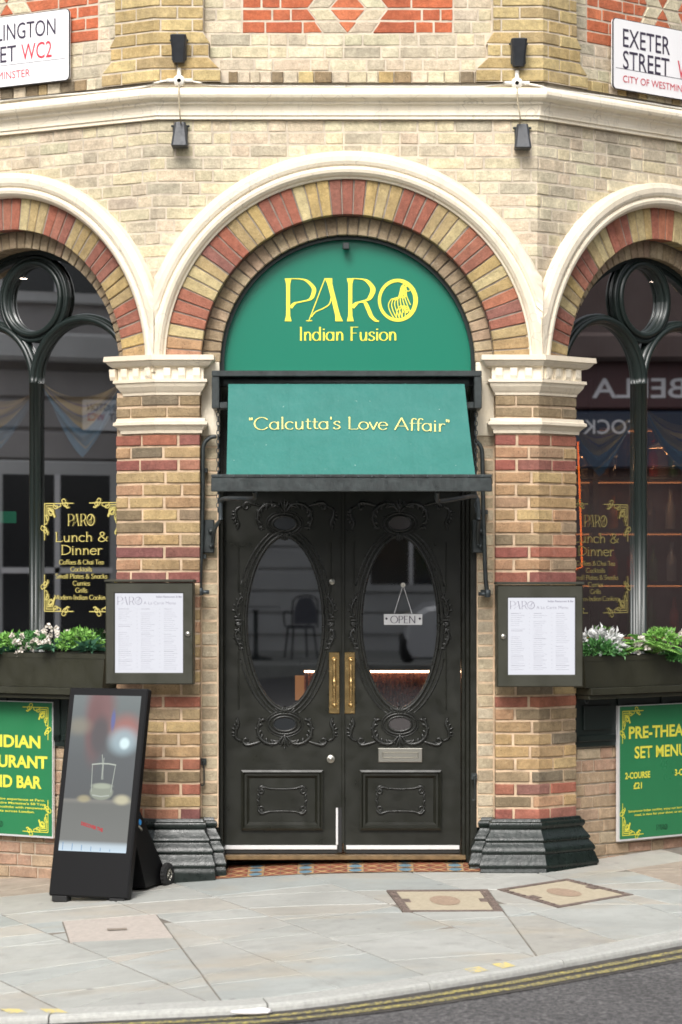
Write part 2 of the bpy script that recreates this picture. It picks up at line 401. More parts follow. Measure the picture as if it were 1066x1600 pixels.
# ---- upper wall (above the capitals, below the band)
ZB0, ZB1 = zz(187), zz(133)         # band
Z0 = zz(555) - 0.04
def wall_backing():
    mb = MB()
    for side in (-1, 0, 1):
        sc, zc, r0, r1, r2, r3 = ARCH[side]
        lo, hi = (-H, H) if side == 0 else ((-4.4, -H) if side < 0 else (H, 4.4))
        n = 60 if side == 0 else 90
        ss = [lo + (hi - lo) * i / n for i in range(n + 1)]
        rings = []
        for s in ss:
            d = abs(s - sc); zl = Z0 - 0.1
            if d < r2: zl = max(zl, zc + sqrt(r2 * r2 - d * d))
            rings.append([W(s, -0.0035, zl), W(s, -0.0035, ZB0 + 0.05)])
        mb.loft(rings)
    return mb.build('wall', M['mortar'], B, label='upper wall of pale brick between the arches and the cream band')
wall = wall_backing()
def joints(course, seed=0):
    random.seed(course * 31 + seed)
    s = -5.0 + (0.169 if course % 2 else 0.0) + random.uniform(-0.03, 0.03); out = []; k = 0
    while s < 5:
        out.append(s)
        if random.random() < 0.12: s += random.choice((0.225, 0.1125))
        else: s += 0.225 if k % 2 == 0 else 0.1125
        k += 1
    return out
def fill(parent, a, b, z0, o, mats, js, depth=0.05, h=CH, name='brick'):
    cuts = [a] + [x for x in js if a + 0.05 < x < b - 0.05] + [b]
    for i in range(len(cuts) - 1):
        s0, s1 = cuts[i] + JT / 2, cuts[i + 1] - JT / 2
        if s1 - s0 < 0.03: continue
        # snap near the fold so that no brick ends a hair beside it
        m = mats if not isinstance(mats, list) else random.choice(mats)
        brick(parent, s0, s1, z0 + JT / 2, z0 + h - JT / 2, o, depth, m, name=name)
zc_ = ZB0; k = 0
while zc_ - CH > Z0 - 0.02:
    z0 = zc_ - CH; zm = z0 + CH * 0.5; js = joints(k)
    cuts = []
    for side in (-1, 0, 1):
        sc, zc, r0, r1, r2, r3 = ARCH[side]; Rm = (r2 + r3) / 2
        if zm - zc < Rm:
            hw = sqrt(Rm * Rm - max(0, zm - zc) ** 2); cuts.append((sc - hw, sc + hw))
    lo = -2.75; hi = 2.65
    cur = lo
    for a, b in cuts:
        if a > cur: fill(wall, cur, a, z0, 0.0, M['pale'], js)
        cur = max(cur, b)
    if cur < hi: fill(wall, cur, hi, z0, 0.0, M['pale'], js)
    zc_ -= CH; k += 1

# ---- wall above the band
up = MB(); sweep_wall(up, [(-0.004, ZB1 - 0.1), (-0.004, 5.75)], -4.4, 4.4, cap=False)
upper = up.build('wall', M['mortar'], B, label='top wall of pale brick with red patterned brick panels above the cream band')
def upper_panel_rows():
    z = 4.73; row = 0
    cores = {-1: MB(), 1: MB()}
    while z < 5.5:
        js = joints(200 + row)
        # corbelled ochre piers over the folds
        edges = [0.377 - 0.0, 0.377, 0.325, 0.322, 0.285, 0.273, 0.273, 0.273, 0.273, 0.273][min(row, 9)]
        pf = {0: 0.375, 1: 0.365, 2: 0.305, 3: 0.312}.get(row, 0.273)
        nf = {0: 0.365, 1: 0.305, 2: 0.312, 3: 0.273}.get(row, 0.273)
        for sg in (-1, 1):
            v = sg * H
            a, b = v - pf, v + pf * 1.02
            ta, tb = v - nf, v + nf * 1.02
            if row in (0, 2): ta, tb = a, b
            core = cores[sg]
            core.loft([[W(x_, 0.069, z_) for x_ in xs2] for xs2, z_ in (([a + .004, v, b - .004], z), ([ta + .004, v, tb - .004], z + CH))])
            core.loft([[W(a + .004, o_, z), W(ta + .004, o_, z + CH)] for o_ in (0.069, -0.01)]); core.loft([[W(b - .004, o_, z), W(tb - .004, o_, z + CH)] for o_ in (0.069, -0.01)])
            mids = [v - 0.11, v + 0.12] if row % 2 else [v - 0.22, v + 0.02, v + 0.21]
            cu = [(a, ta)] + [(m_, m_) for m_ in mids if a + 0.05 < m_ < b - 0.05] + [(b, tb)]
            for i in range(len(cu) - 1):
                brick(upper, cu[i][0] + JT / 2, cu[i + 1][0] - JT / 2, z + JT / 2, z + CH - JT / 2, 0.075, 0.1, M['ochre'], cu[i][1] + JT / 2, cu[i + 1][1] - JT / 2)
        spans = [(-2.75, -H - pf * 1.0), (-H + pf, H - pf), (H + pf * 1.0, 2.75)]
        zr = 5.03
        for idx, (a, b) in enumerate(spans):
            if row == 0: continue
            if z < zr - 0.03:
                fill(upper, a, b, z, 0.0, M['pale'], js)
            else:
                rr = round((z - zr) / CH)
                c, hw = ((0.0, 0.635) if idx == 1 else ((-(H + LS), 0.72) if idx == 0 else (H + LS, 0.72)))
                ra, rb = c - hw, c + hw
                if ra > a: fill(upper, a, ra, z, 0.0, M['pale'], js)
                if rb < b: fill(upper, rb, b, z, 0.0, M['pale'], js)
                ra, rb = max(a, ra), min(b, rb)
                # pale lozenge outline laid into the red panel
                seq = [(0.0, 0.15), (0.055, 0.19), (0.105, 0.235), (0.055, 0.19), (0.0, 0.15)]
                q = rr % 4
                i0, o0 = seq[q]; i1, o1 = seq[q + 1]
                zt0, zt1 = z + JT / 2, z + CH - JT / 2
                g = JT / 2
                def bb(s0, s1, t0, t1, m_): brick(upper, s0, s1, zt0, zt1, 0.0, 0.05, m_, t0, t1)
                if i0 + i1 > 0.01:
                    bb(c - i0 + (g if i0 > 0.02 else -0.002), c + i0 - (g if i0 > 0.02 else -0.002), c - i1 + (g if i1 > 0.02 else -0.002), c + i1 - (g if i1 > 0.02 else -0.002), M['panel_red'])
                for sg in (-1, 1):
                    if sg > 0: bb(c + i0 + g, c + o0 - g, c + i1 + g, c + o1 - g, M['pale'])
                    else: bb(c - o0 + g, c - i0 - g, c - o1 + g, c - i1 - g, M['pale'])
                if ra < c - o0 - 0.05:
                    mids = [x for x in js if ra + 0.06 < x < c - o0 - 0.07]
                    cu = [ra] + mids
                    for i in range(len(cu)):
                        last = i == len(cu) - 1
                        s1 = (c - o0) if last else cu[i + 1]; t1 = (c - o1) if last else cu[i + 1]
                        bb(cu[i] + g, s1 - g, cu[i] + g, t1 - g, M['panel_red'])
                if rb > c + o0 + 0.05:
                    mids = [x for x in js if c + o0 + 0.07 < x < rb - 0.06]
                    cu = mids + [rb]
                    for i in range(len(cu)):
                        first = i == 0
                        s0 = (c + o0) if first else cu[i - 1]; t0 = (c + o1) if first else cu[i - 1]
                        bb(s0 + g, cu[i] - g, t0 + g, cu[i] - g, M['panel_red'])
        z += CH; row += 1
    for core in cores.values(): core.build('mortar_bed', M['mortar'], upper)
upper_panel_rows()
def join_high(parent, zlim):
    hi_, by = [c for c in parent.children if c.name.startswith('brick') and c.data.vertices[0].co.z > zlim], {}
    for c in hi_: by.setdefault(c.data.materials[0], []).append(c)
    for m_, cs in by.items():
        mb = MB()
        for c in cs: mb.add([v.co.copy() for v in c.data.vertices], [tuple(p.vertices) for p in c.data.polygons])
        mb.build('high_brickwork', m_, parent, kind='stuff')
    for c in hi_:
        me = c.data; bpy.data.objects.remove(c); bpy.data.meshes.remove(me)
join_high(upper, 5.25)
# small header course sitting on the band
s = -2.75
while s < 2.7:
    wd = random.uniform(0.055, 0.11)
    e = s + wd
    if abs(s - H) > 0.36 and abs(s + H) > 0.36 and not (s < H < e or s < -H < e):
        brick(upper, s + 0.003, e - 0.003, ZB1 + 0.012, 4.80, 0.012, 0.06, M['dark_stock'] if random.random() < 0.2 else (M['ochre'] if random.random() < .5 else M['pale']))
    s = e
fl = MB(); sweep_wall(fl, [(0.11, ZB1 - 0.004), (0.0, ZB1 + 0.006)], -4.4, 4.4, cap=False)
fl.build('flashing', M['mortar_dark'], B)

# ---- cream band
def torus_prof(o0, zt, zb, r, n=7):
    out = []
    for i in range(n + 1):
        a = pi / 2 - pi * i / n
        out.append((o0 + r * cos(a), (zt + zb) / 2 + (zt - zb) / 2 * sin(a)))
    return out
bp = [(-0.02, ZB1), (0.085, ZB1), (0.085, ZB1 - 0.022)] + torus_prof(0.078, ZB1 - 0.026, ZB1 - 0.105, 0.045) + \
     [(0.07, ZB1 - 0.11), (0.068, ZB1 - 0.122)] + [(0.068 - 0.03 * sin(i / 5 * pi / 2), ZB1 - 0.122 - 0.05 * (1 - cos(i / 5 * pi / 2))) for i in range(6)] + \
     [(0.038, ZB0 + 0.022), (0.028, ZB0 + 0.02), (0.028, ZB0), (-0.02, ZB0)]
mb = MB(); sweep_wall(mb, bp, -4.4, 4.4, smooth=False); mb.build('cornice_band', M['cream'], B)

# ---- arches
def arch(side):
    sc, zc, r0, r1, r2, r3 = ARCH[side]
    lo, hi = {0: (-H, H), -1: (-9, -H), 1: (H, 9)}[side]
    ring = part_empty('arch', {0: 'door arch of red and yellow bricks', -1: 'window arch of red and yellow bricks cut by the picture edge', 1: 'window arch of red and yellow bricks beside the door arch'}[side])
    # mortar sheets and soffits
    mb = MB()
    def arc(r, o, n=60): return [W(min(max(sc + r * cos(a), lo), hi), o, zc + r * sin(a)) for a in [-0.03 + (pi + 0.06) * i / n for i in range(n + 1)]]
    oi = -0.10
    mb.loft([arc(r2 + 0.03, -0.008), arc(r1 + 0.004, -0.008), arc(r1 + 0.004, oi - 0.01), arc(r0 + 0.004, oi - 0.012), arc(r0 + 0.004, oi - 0.32)])
    mb.build('mortar_bed', M['mortar_dark'], ring)
    # bricks
    n = 45; random.seed(50 + side)
    for i in range(n):
        a0, a1 = pi * i / n, pi * (i + 1) / n
        if side and cos((a0 + a1) / 2) * side > 0.62: continue
        gi = abs((i // 3) - 7)
        low = min(i, n - 1 - i) < 2
        if gi % 2 == 0: m = M['red']
        else: m = M['stock'] if low else M['arch_yellow']
        voussoir(ring, sc, zc, r1, r2 + 0.015, a0, a1, 0.0, 0.09, m)
    n = 40 if side == 0 else 42
    for i in range(n):
        a0, a1 = pi * i / n, pi * (i + 1) / n
        if side and cos((a0 + a1) / 2) * side > 0.62: continue
        voussoir(ring, sc, zc, r0, r1 - 0.002, a0, a1, oi, 0.22, M['inner'])
    # cream hood mould
    pr = [(r3 + 0.003, -0.02), (r3 + 0.003, 0.045), (r3 - 0.006, 0.062), (r3 - 0.03, 0.074), (r3 - 0.06, 0.074), (r3 - 0.078, 0.066), (r3 - 0.082, 0.052), (r3 - 0.09, 0.052),
          (r3 - 0.094, 0.06), (r3 - 0.108, 0.066), (r3 - 0.125, 0.062), (r3 - 0.14, 0.046), (r3 - 0.15, 0.025), (r2 + 0.002, 0.018), (r2, -0.02)]
    mb = MB(); rings = []
    n = 96
    for i in range(n + 1):
        a = -0.02 + (pi + 0.04) * i / n
        rings.append([W(min(max(sc + r * cos(a), lo), hi), o, zc + r * sin(a)) for r, o in pr])
    mb.loft(rings, smooth=False); 
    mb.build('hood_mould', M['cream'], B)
for sd in (0, -1, 1): arch(sd)

# ---- piers
ZP0, ZP1 = zz(1282), zz(678)        # brick pier
ZN0, ZN1 = zz(653), zz(617)         # neck courses
CAPT = zz(556)
def pier_plan(sg, op=0.02, inner=True, plinth=False):
    """plan polyline from the window jamb round the fold to the door jamb, as seen going left to right"""
    e_ = 1.44 if sg < 0 else 1.47; q_ = 0.825 if plinth else 0.779
    a = [(e_, -0.34), (e_, op), (H, op), (0.887, op), (0.887, -0.10)]
    if inner: a += [(q_, -0.10), (q_, -0.34)]
    pts = [W(sg * s, o, 0).to_2d() for s, o in a]
    return pts if sg < 0 else pts[::-1]
RED_L = {30, 28, 21, 19, 9, 4, 2, 0}; RED_R = {30, 28, 21, 19, 9, 2, 0}
for sg in (-1, 1):
    random.seed(90 + sg)
    pier = part_empty('pier', 'left brick pier beside the door' if sg < 0 else 'right brick pier beside the door')
    mb = MB(); sweep_plan(mb, [p for p in pier_plan(sg, 0.015)], [(-0.002, ZP0 - 0.05), (-0.002, ZN1 + 0.02)]); mb.build('mortar_bed', M['mortar_warm'], pier)
    def row(z0, h, i, mats, jj=0.016):
        A = [1.25, 1.006] if i % 2 == 0 else [1.345, 1.098]
        A = [x + random.uniform(-0.015, 0.015) for x in A]
        if i % 2 == 1 and random.random() < 0.4: A = A[1:]
        cu = [1.44 if sg < 0 else 1.47] + A + [0.887]
        for q in range(len(cu) - 1):
            s1, s0 = cu[q], cu[q + 1]
            a, b = s0 + (jj / 2 if q < len(cu) - 2 else 0), s1 - (jj / 2 if q > 0 else 0)
            m_ = mats() if callable(mats) else mats
            if sg > 0: brick(pier, a, b, z0 + 0.007, z0 + h - 0.007, 0.022, 0.10, m_)
            else: brick(pier, -b, -a, z0 + 0.007, z0 + h - 0.007, 0.022, 0.10, m_)
    hh = (ZP1 - ZP0) / 31
    for i in range(31):
        red = i in (RED_L if sg < 0 else RED_R)
        row(ZP0 + i * hh, hh, i, (lambda: M['dark_red'] if (random.random() < 0.65) else M['red']) if red else (lambda: M['stock'] if random.random() < 0.8 else M['dark_stock']))
    nh = (ZN1 - ZN0) / 2
    for i in range(2): row(ZN0 + i * nh, nh, i + 1, M['dark_stock'], 0.01)
    # inner jamb bricks
    z = ZP0; i = 0
    jt = zz(680)
    while z < jt:
        e = min(z + hh, jt)
        a, b = 0.787, 0.880
        s0, s1 = (a, b) if sg > 0 else (-b, -a)
        brick(pier, s0, s1, z + 0.005, e - 0.005, -0.098, 0.18, M['jamb'])
        z = e; i += 1
    # plastered impost block over the jamb
    mb = MB(); a, b = (0.775, 0.886)
    s0, s1 = (a, b) if sg > 0 else (-b, -a)
    mb.bbox(s0, s1, 0.092, 0.32, jt, CZF - 0.0, 0.004); mb.build('impost_block', M['cream'], pier)
    # plinth
    zg = ZP0
    zb = -0.30
    pl = [(0.0, zg + 0.012), (0.02, zg + 0.012), (0.03, zg - 0.005), (0.045, zg - 0.012), (0.05, zg - 0.03), (0.042, zg - 0.045), (0.035, zg - 0.05), (0.04, zg - 0.062),
          (0.058, zg - 0.085), (0.075, zg - 0.105), (0.08, zg - 0.118), (0.072, zg - 0.126), (0.076, zg - 0.135), (0.098, zg - 0.16), (0.108, zg - 0.18), (0.105, zg - 0.192),
          (0.098, zg - 0.198), (0.104, zg - 0.205), (0.118, zg - 0.24), (0.128, zg - 0.262), (0.125, zg - 0.275), (0.118, zg - 0.28), (0.122, zg - 0.29), (0.13, zg - 0.34), (0.135, zb)]
    pl = [(q.x, q.y) for q in spline([(x_, y_, 0) for x_, y_ in pl], 3)]; pl = [(d_ * (0.74 if sg < 0 else 0.76) , z_) for d_, z_ in pl]
    mb = MB(); sweep_plan(mb, pier_plan(sg, plinth=True), pl); mb.build('plinth', M['black_gloss'], B, label='glossy black moulded plinth under the %s pier' % ('left' if sg < 0 else 'right'))
    # capital
    pp = pier_plan(sg, 0.02, False)
    zt = CAPT
    pp = [p for p in pp]; 
    if sg < 0: pp[1] = pp[1] + Vector((-dL.x, -dL.y)) * 0.055; pp[0] = pp[0] + Vector((-dL.x, -dL.y)) * 0.055
    cp = [(-0.05, zt), (0.085, zt), (0.088, zt - 0.03), (0.075, zt - 0.036), (0.07, zt - 0.045), (0.055, zt - 0.062), (0.045, zt - 0.068), (0.032, zt - 0.07), (0.022, zt - 0.073),
          (0.022, zt - 0.14), (0.044, zt - 0.142), (0.046, zt - 0.16), (0.036, zt - 0.165), (0.03, zt - 0.185), (0.014, zt - 0.21), (0.004, zt - 0.222), (0.002, zt - 0.236), (-0.01, zt - 0.236)]
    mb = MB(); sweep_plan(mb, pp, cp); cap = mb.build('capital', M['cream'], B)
    # dentils
    for q, sc_ in enumerate([0.905 + 0.0885 * i for i in range(7)]):
        s0, s1 = sc_ - 0.02, sc_ + 0.022
        if s0 < H < s1: continue
        mb = MB(); m0, m1 = (s0, s1) if sg > 0 else (-s1, -s0)
        ring = [[W(m, 0.02 + o_, z_) for o_, z_ in ((0.0, zt - 0.074), (0.047, zt - 0.074), (0.044, zt - 0.12), (0.034, zt - 0.141), (0.0, zt - 0.141))] for m in (m0, m1)]
        mb.loft(ring, closed=True, caps=True); mb.build('dentil', M['cream'], cap)
    # lower string
    z1, z0 = zz(653), zz(677)
    sp = [(-0.01, z1), (0.03, z1 - 0.002), (0.034, z1 - 0.02), (0.045, z1 - 0.026), (0.046, z1 - 0.042), (0.03, z1 - 0.055), (0.014, z1 - 0.075), (0.012, z0), (-0.01, z0)]
    mb = MB(); sweep_plan(mb, pp, sp); mb.build('string_course', M['cream'], B)

# ---- low walls under the side windows, far piers
SILL = 1.055
for sg in (-1, 1):
    random.seed(70 + sg)
    mb = MB(); st = [(1.40, -0.065), (4.4, -0.065)]
    rings = [[W(sg * s_, o_, -0.5), W(sg * s_, o_, SILL)] for s_, o_ in st]; mb.loft(rings)
    low = mb.build('wall', M['mortar'], B, label='low worn brick wall under the %s window' % ('left' if sg < 0 else 'right'))
    z = SILL - 0.34; i = 0
    while z > -0.25:
        js = joints(400 + i + sg)
        lo, hi = (1.46, 2.7)
        if sg > 0: fill(low, lo, hi, z - CH, -0.055, M['low'], js)
        else: fill(low, -hi, -lo, z - CH, -0.055, M['low'], js)
        z -= CH; i += 1
    # black boarded stall riser
    def sbox(mb, s0, s1, o0, o1, z0, z1):
        a, b = (s0, s1) if sg > 0 else (-s1, -s0)
        T = lambda v: W(v.x, v.y, v.z); mb.bbox(a, b, o0, o1, z0, z1, 0.003, T)
    mb = MB(); sbox(mb, 1.465, 3.15, -0.20, -0.035, SILL - 0.335, SILL - 0.01); riser = mb.build('stall_riser', M['frame'], B)
    for q in range(4):
        a = 1.49 + q * 0.42
        for (s0, s1, z0, z1) in ((a, a + 0.06, SILL - 0.30, SILL - 0.04), (a, a + 0.4, SILL - 0.30, SILL - 0.262), (a + 0.1, a + 0.36, SILL - 0.23, SILL - 0.08)):
            mb = MB(); sbox(mb, s0, s1, -0.036, -0.022, z0, z1); mb.build('panel_moulding', M['frame'], riser)
    mb = MB(); sbox(mb, 1.475, 3.14, -0.30, 0.14, SILL - 0.008, SILL + 0.034); sbox(mb, 1.48, 3.13, -0.30, 0.115, SILL - 0.035, SILL - 0.010)
    mb.build('window_sill', M['olive'], B)
    # far pier (mostly beyond the picture)
    mb = MB(); a = [(4.4, 0.02), (3.15, 0.02), (3.15, -0.34)]
    pts = [W(sg * s_, o_, 0).to_2d() for s_, o_ in a]; pts = pts if sg < 0 else pts[::-1]
    sweep_plan(mb, pts, [(0, -0.4), (0, Z0 + 0.05)]); mb.build('far_pier', M['stock'], B)
    # body of the building behind, closing off the sky
    mb = MB()
    for z in (4.45,):
        mb.add([W(0, -0.35, z), W(-H, -0.35, z), W(-4.4, -0.1, z), Vector((-4.4, 9, z)), Vector((4.4, 9, z)), W(4.4, -0.1, z), W(H, -0.35, z)], [(0, 1, 2, 3, 4, 5, 6)])
    if sg > 0:
        mb.add([Vector((-4.6, 8, -0.4)), Vector((4.6, 8, -0.4)), Vector((4.6, 8, 5.75)), Vector((-4.6, 8, 5.75))], [(0, 1, 2, 3)])
        for s_ in (-4.4, 4.4):
            p = W(s_, 0, 0); mb.add([Vector((p.x, p.y, -0.4)), Vector((p.x, 8, -0.4)), Vector((p.x, 8, 5.75)), Vector((p.x, p.y, 5.75))], [(0, 1, 2, 3)])
        mb.add([W(-4.4, -0.05, 5.74), W(-H, -0.05, 5.74), W(H, -0.05, 5.74), W(4.4, -0.05, 5.74), Vector((4.4, 8, 5.74)), Vector((-4.4, 8, 5.74))], [(0, 1, 2, 3, 4, 5)])
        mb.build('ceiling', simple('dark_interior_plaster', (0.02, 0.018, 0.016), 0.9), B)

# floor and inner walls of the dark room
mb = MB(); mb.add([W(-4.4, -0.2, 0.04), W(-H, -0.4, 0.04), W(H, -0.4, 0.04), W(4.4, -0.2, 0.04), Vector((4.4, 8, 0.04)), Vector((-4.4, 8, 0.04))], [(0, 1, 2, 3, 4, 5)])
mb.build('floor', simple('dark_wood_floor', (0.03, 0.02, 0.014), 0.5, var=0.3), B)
# closing walls behind piers so the daylight enters only through glass
for sg in (-1, 1):
    mb = MB()
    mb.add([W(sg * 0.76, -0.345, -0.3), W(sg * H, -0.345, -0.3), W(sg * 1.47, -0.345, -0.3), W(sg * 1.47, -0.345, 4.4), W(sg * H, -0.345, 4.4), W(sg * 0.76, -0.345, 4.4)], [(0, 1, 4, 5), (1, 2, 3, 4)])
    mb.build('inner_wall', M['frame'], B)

# ---- side windows: black tracery with two lancets and a roundel
def side_window(sg):
    OW = -0.30 if sg < 0 else -0.20
    sc, zc, r0, r1, r2, r3 = ARCH[sg]
    wroot = part_empty('window', 'arched window with dark tracery roundel, %s of the door' % ('left' if sg < 0 else 'right'))
    Wp = lambda s_, z_, o_=0.0: W(sc + s_, OW + o_, z_)
    R = 0.83
    # glass
    pts = [Wp(-R, SILL)] + [Wp(R * cos(pi - pi * i / 40), zc + R * sin(pi * i / 40)) for i in range(41)] + [Wp(R, SILL)]
    mb = MB(); mb.add([p for p in pts], [tuple(range(len(pts)))]); mb.build('pane', M['glass_win_l'] if sg < 0 else M['glass_win_r'], wroot)
    # outer frame
    mb = MB()
    def framering(Ra, Rb, oa, ob):
        def path(Rr, o_): return [Wp(-Rr, SILL + 0.02, o_)] + [Wp(Rr * cos(pi - pi * i / 40), zc + Rr * sin(pi * i / 40), o_) for i in range(41)] + [Wp(Rr, SILL + 0.02, o_)]
        mb.loft([path(Ra, oa), path(Ra, ob), path(Rb, ob), path(Rb, oa)])
    framering(0.84, 0.775, -0.05, 0.05); framering(0.78, 0.75, -0.05, 0.025)
    mb.build('window_frame', M['frame'], wroot)
    def tubes(name, paths):
        mb = MB()
        for pts_, r in paths: mb.tube(pts_, r, 10, True)
        return mb.build(name, M['frame'], wroot)
    zl = 2.985                                     # lancet springing
    for o_, rr in ((0.0, 0.042),):
        tubes('mullion', [([Wp(0, SILL + 0.02, 0.01), Wp(0, zl + 0.1, 0.01)], 0.036), ([Wp(0.0, SILL + 0.02, 0.045), Wp(0.0, zl + 0.02, 0.045)], 0.02)])
    for q in (-1, 1):
        cx = q * 0.385
        arc_ = [Wp(cx + 0.385 * cos(a), zl + 0.385 * sin(a), 0.01) for a in [pi * i / 28 for i in range(29)]]
        arc2 = [Wp(cx + 0.385 * cos(a), zl + 0.385 * sin(a), 0.045) for a in [pi * i / 28 for i in range(29)]]
        tubes('lancet_arch', [(arc_, 0.036), (arc2, 0.02)])
    cz = 3.515
    mb = MB()
    for (Rr, o_, r) in ((0.235, 0.005, 0.036), (0.225, 0.045, 0.02), (0.262, 0.03, 0.014)):
        n = 40; m = 10; rings = []
        for i in range(n + 1):
            a = 2 * pi * i / n
            rings.append([Wp((Rr + r * cos(b)) * cos(a), cz + (Rr + r * cos(b)) * sin(a), o_ + r * sin(b)) for b in [2 * pi * k_ / m for k_ in range(m)]])
        mb.loft(rings, closed=True, smooth=True)
    mb.build('roundel', M['frame'], wroot)
    return OW, wroot
OWL, winL = side_window(-1); OWR, winR = side_window(1)

# ------------------------------------------------------------------ lettering: a nib-pen alphabet
def arcp(cx, cy, rx, ry, a0, a1, n=18):
    return [(cx + rx * cos(radians(a0 + (a1 - a0) * i / n)), cy + ry * sin(radians(a0 + (a1 - a0) * i / n))) for i in range(n + 1)]
def sp2(pts, n=6):
    return [(p.x, p.y) for p in spline([(x, y, 0) for x, y in pts], n)]
def stem(x, y0, y1, s=0.07): return [[(x, y0), (x, y1)], [(x - s, y0 + .012), (x + s, y0 + .012)], [(x - s, y1 - .012), (x + s * .5, y1 - .012)]]
bowl = lambda cx=.27: [arcp(cx, .31, .23, .31, 0, 360, 26)]
archs = lambda x, wd=.34: [sp2([(x, .36), (x + wd * .3, .58), (x + wd * .62, .62), (x + wd * .95, .48), (x + wd, .3), (x + wd, 0)])]
GL = {
 'a': (.60, bowl() + stem(.49, 0, .62, .05)), 'c': (.50, [arcp(.28, .31, .24, .31, 42, 318)]), 'd': (.62, bowl() + stem(.5, 0, 1, .05)),
 'e': (.54, [arcp(.28, .31, .24, .31, 8, 325), [(.05, .34), (.52, .34)]]), 'f': (.36, [sp2([(.42, .92), (.34, 1.0), (.22, .96), (.17, .8), (.17, .5), (.17, 0)]), [(.04, .61), (.36, .61)]]),
 'g': (.60, bowl() + [sp2([(.49, .62), (.49, .3), (.49, -.08), (.38, -.26), (.2, -.28), (.06, -.18)])]), 'h': (.60, stem(.13, 0, 1, .06) + archs(.13)),
 'i': (.26, stem(.13, 0, .62, .06) + [[(.13, .78), (.13, .87)]]), 'k': (.54, stem(.13, 0, 1, .06) + [[(.14, .26), (.44, .61)], [(.24, .36), (.52, 0)]]),
 'l': (.26, stem(.13, 0, 1, .06)), 'm': (.92, stem(.13, 0, .62, .06) + archs(.13, .32) + archs(.45, .32)), 'n': (.60, stem(.13, 0, .62, .06) + archs(.13)),
 'o': (.58, [arcp(.29, .31, .25, .31, 0, 360, 26)]), 'r': (.42, stem(.13, 0, .62, .06) + [sp2([(.13, .36), (.22, .57), (.32, .62), (.42, .56)])]),
 's': (.46, [sp2([(.40, .50), (.33, .61), (.2, .62), (.09, .5), (.16, .37), (.33, .27), (.40, .14), (.28, .01), (.12, .01), (.05, .12)])]),
 't': (.38, [sp2([(.17, .84), (.17, .5), (.17, .15), (.25, .01), (.37, .05)]), [(.03, .61), (.35, .61)]]),
 'u': (.60, [sp2([(.12, .62), (.12, .3), (.16, .06), (.28, 0), (.4, .08), (.47, .26)])] + stem(.48, 0, .62, .05)), 'v': (.50, [[(.03, .62), (.25, 0)], [(.25, 0), (.46, .62)]]),
 'C': (.86, [arcp(.45, .5, .4, .5, 38, 322, 30)]), 'L': (.62, stem(.13, 0, 1) + [[(.13, .015), (.56, .015), (.6, .12)]]), 'A': (.82, [[(.05, 0), (.42, 1)], [(.42, 1), (.78, 0)], [(.2, .36), (.64, .36)]]),
 'D': (.84, stem(.13, 0, 1) + [sp2([(.13, .985), (.45, .95), (.72, .75), (.77, .5), (.72, .25), (.45, .05), (.13, .015)])]), 'I': (.28, stem(.14, 0, 1)),
 'F': (.60, stem(.13, 0, 1) + [[(.13, .985), (.56, .985)], [(.13, .55), (.46, .55)]]), 'S': (.60, [sp2([(.52, .82), (.42, .98), (.25, .98), (.1, .8), (.2, .6), (.42, .42), (.53, .22), (.38, .02), (.18, .01), (.06, .18)])]),
 'P': (.62, stem(.13, 0, 1) + [sp2([(.13, .985), (.38, .97), (.56, .8), (.5, .56), (.3, .46), (.13, .46)])]), 'T': (.70, stem(.35, 0, 1) + [[(.03, .985), (.67, .985)]]),
 'M': (.95, stem(.13, 0, 1) + [[(.13, 1), (.47, .12)], [(.47, .12), (.8, 1)]] + stem(.81, 0, 1)), 'G': (.88, [arcp(.45, .5, .4, .5, 38, 330, 30), [(.8, .05), (.8, .42)], [(.6, .42), (.86, .42)]]),
 'O': (.9, [arcp(.45, .5, .4, .5, 0, 360, 34)]), 'E': (.6, stem(.13, 0, 1) + [[(.13, .985), (.55, .985)], [(.13, .52), (.45, .52)], [(.13, .015), (.56, .015)]]),
 'N': (.86, stem(.13, 0, 1) + [[(.13, 1), (.72, 0)]] + stem(.73, 0, 1)),
 '&': (.80, [sp2([(.74, .5), (.62, .2), (.4, 0), (.18, .03), (.08, .22), (.2, .45), (.42, .6), (.5, .8), (.38, .97), (.24, .9), (.22, .72), (.4, .42), (.74, .02)])]),
 '-': (.34, [[(.05, .32), (.3, .32)]]), "'": (.18, [[(.09, .78), (.09, 1)]]), '"': (.30, [[(.09, .8), (.09, 1)], [(.2, .8), (.2, 1)]]), ' ': (.34, []),
}
def ribbon(mb, pts, place, thick, thin, sx, sy, lift, const=None):
    pts = [Vector((p[0] * sx, p[1] * sy)) for p in pts]
    # resample straight strokes so that width stays stable
    L = []
    for i, p in enumerate(pts):
        a = pts[max(0, i - 1)]; b = pts[min(len(pts) - 1, i + 1)]; t = b - a
        if t.length < 1e-9: t = Vector((1, 0))
        t.normalize(); wv = (thin + (thick - thin) * abs(t.y) ** 1.3) if const is None else const
        nrm = Vector((-t.y, t.x)) * wv * 0.5
        L.append((p + nrm, p - nrm))
    vs_ = [place(q.x, q.y, lift) for pr in L for q in pr]
    mb.add(vs_, [(2 * i, 2 * i + 1, 2 * i + 3, 2 * i + 2) for i in range(len(L) - 1)])
def nib_text(mb, text, place, u0, v0, height, width=None, thick=.11, thin=.035, track=0.0, center=False, xs=1.0):
    adv = sum(GL[c][0] + track for c in text)
    sx = height * xs if width is None else width / adv
    x = u0 - (adv * sx / 2 if center else 0); k_ = 0
    for c in text:
        a, strokes = GL[c]
        for st_ in strokes:
            ribbon(mb, st_, lambda u, v, l, x=x: place(x + u, v0 + v, l), thick * height, thin * height, sx, height, 0.0001 * (k_ % 9))
            k_ += 1
        x += (a + track) * sx
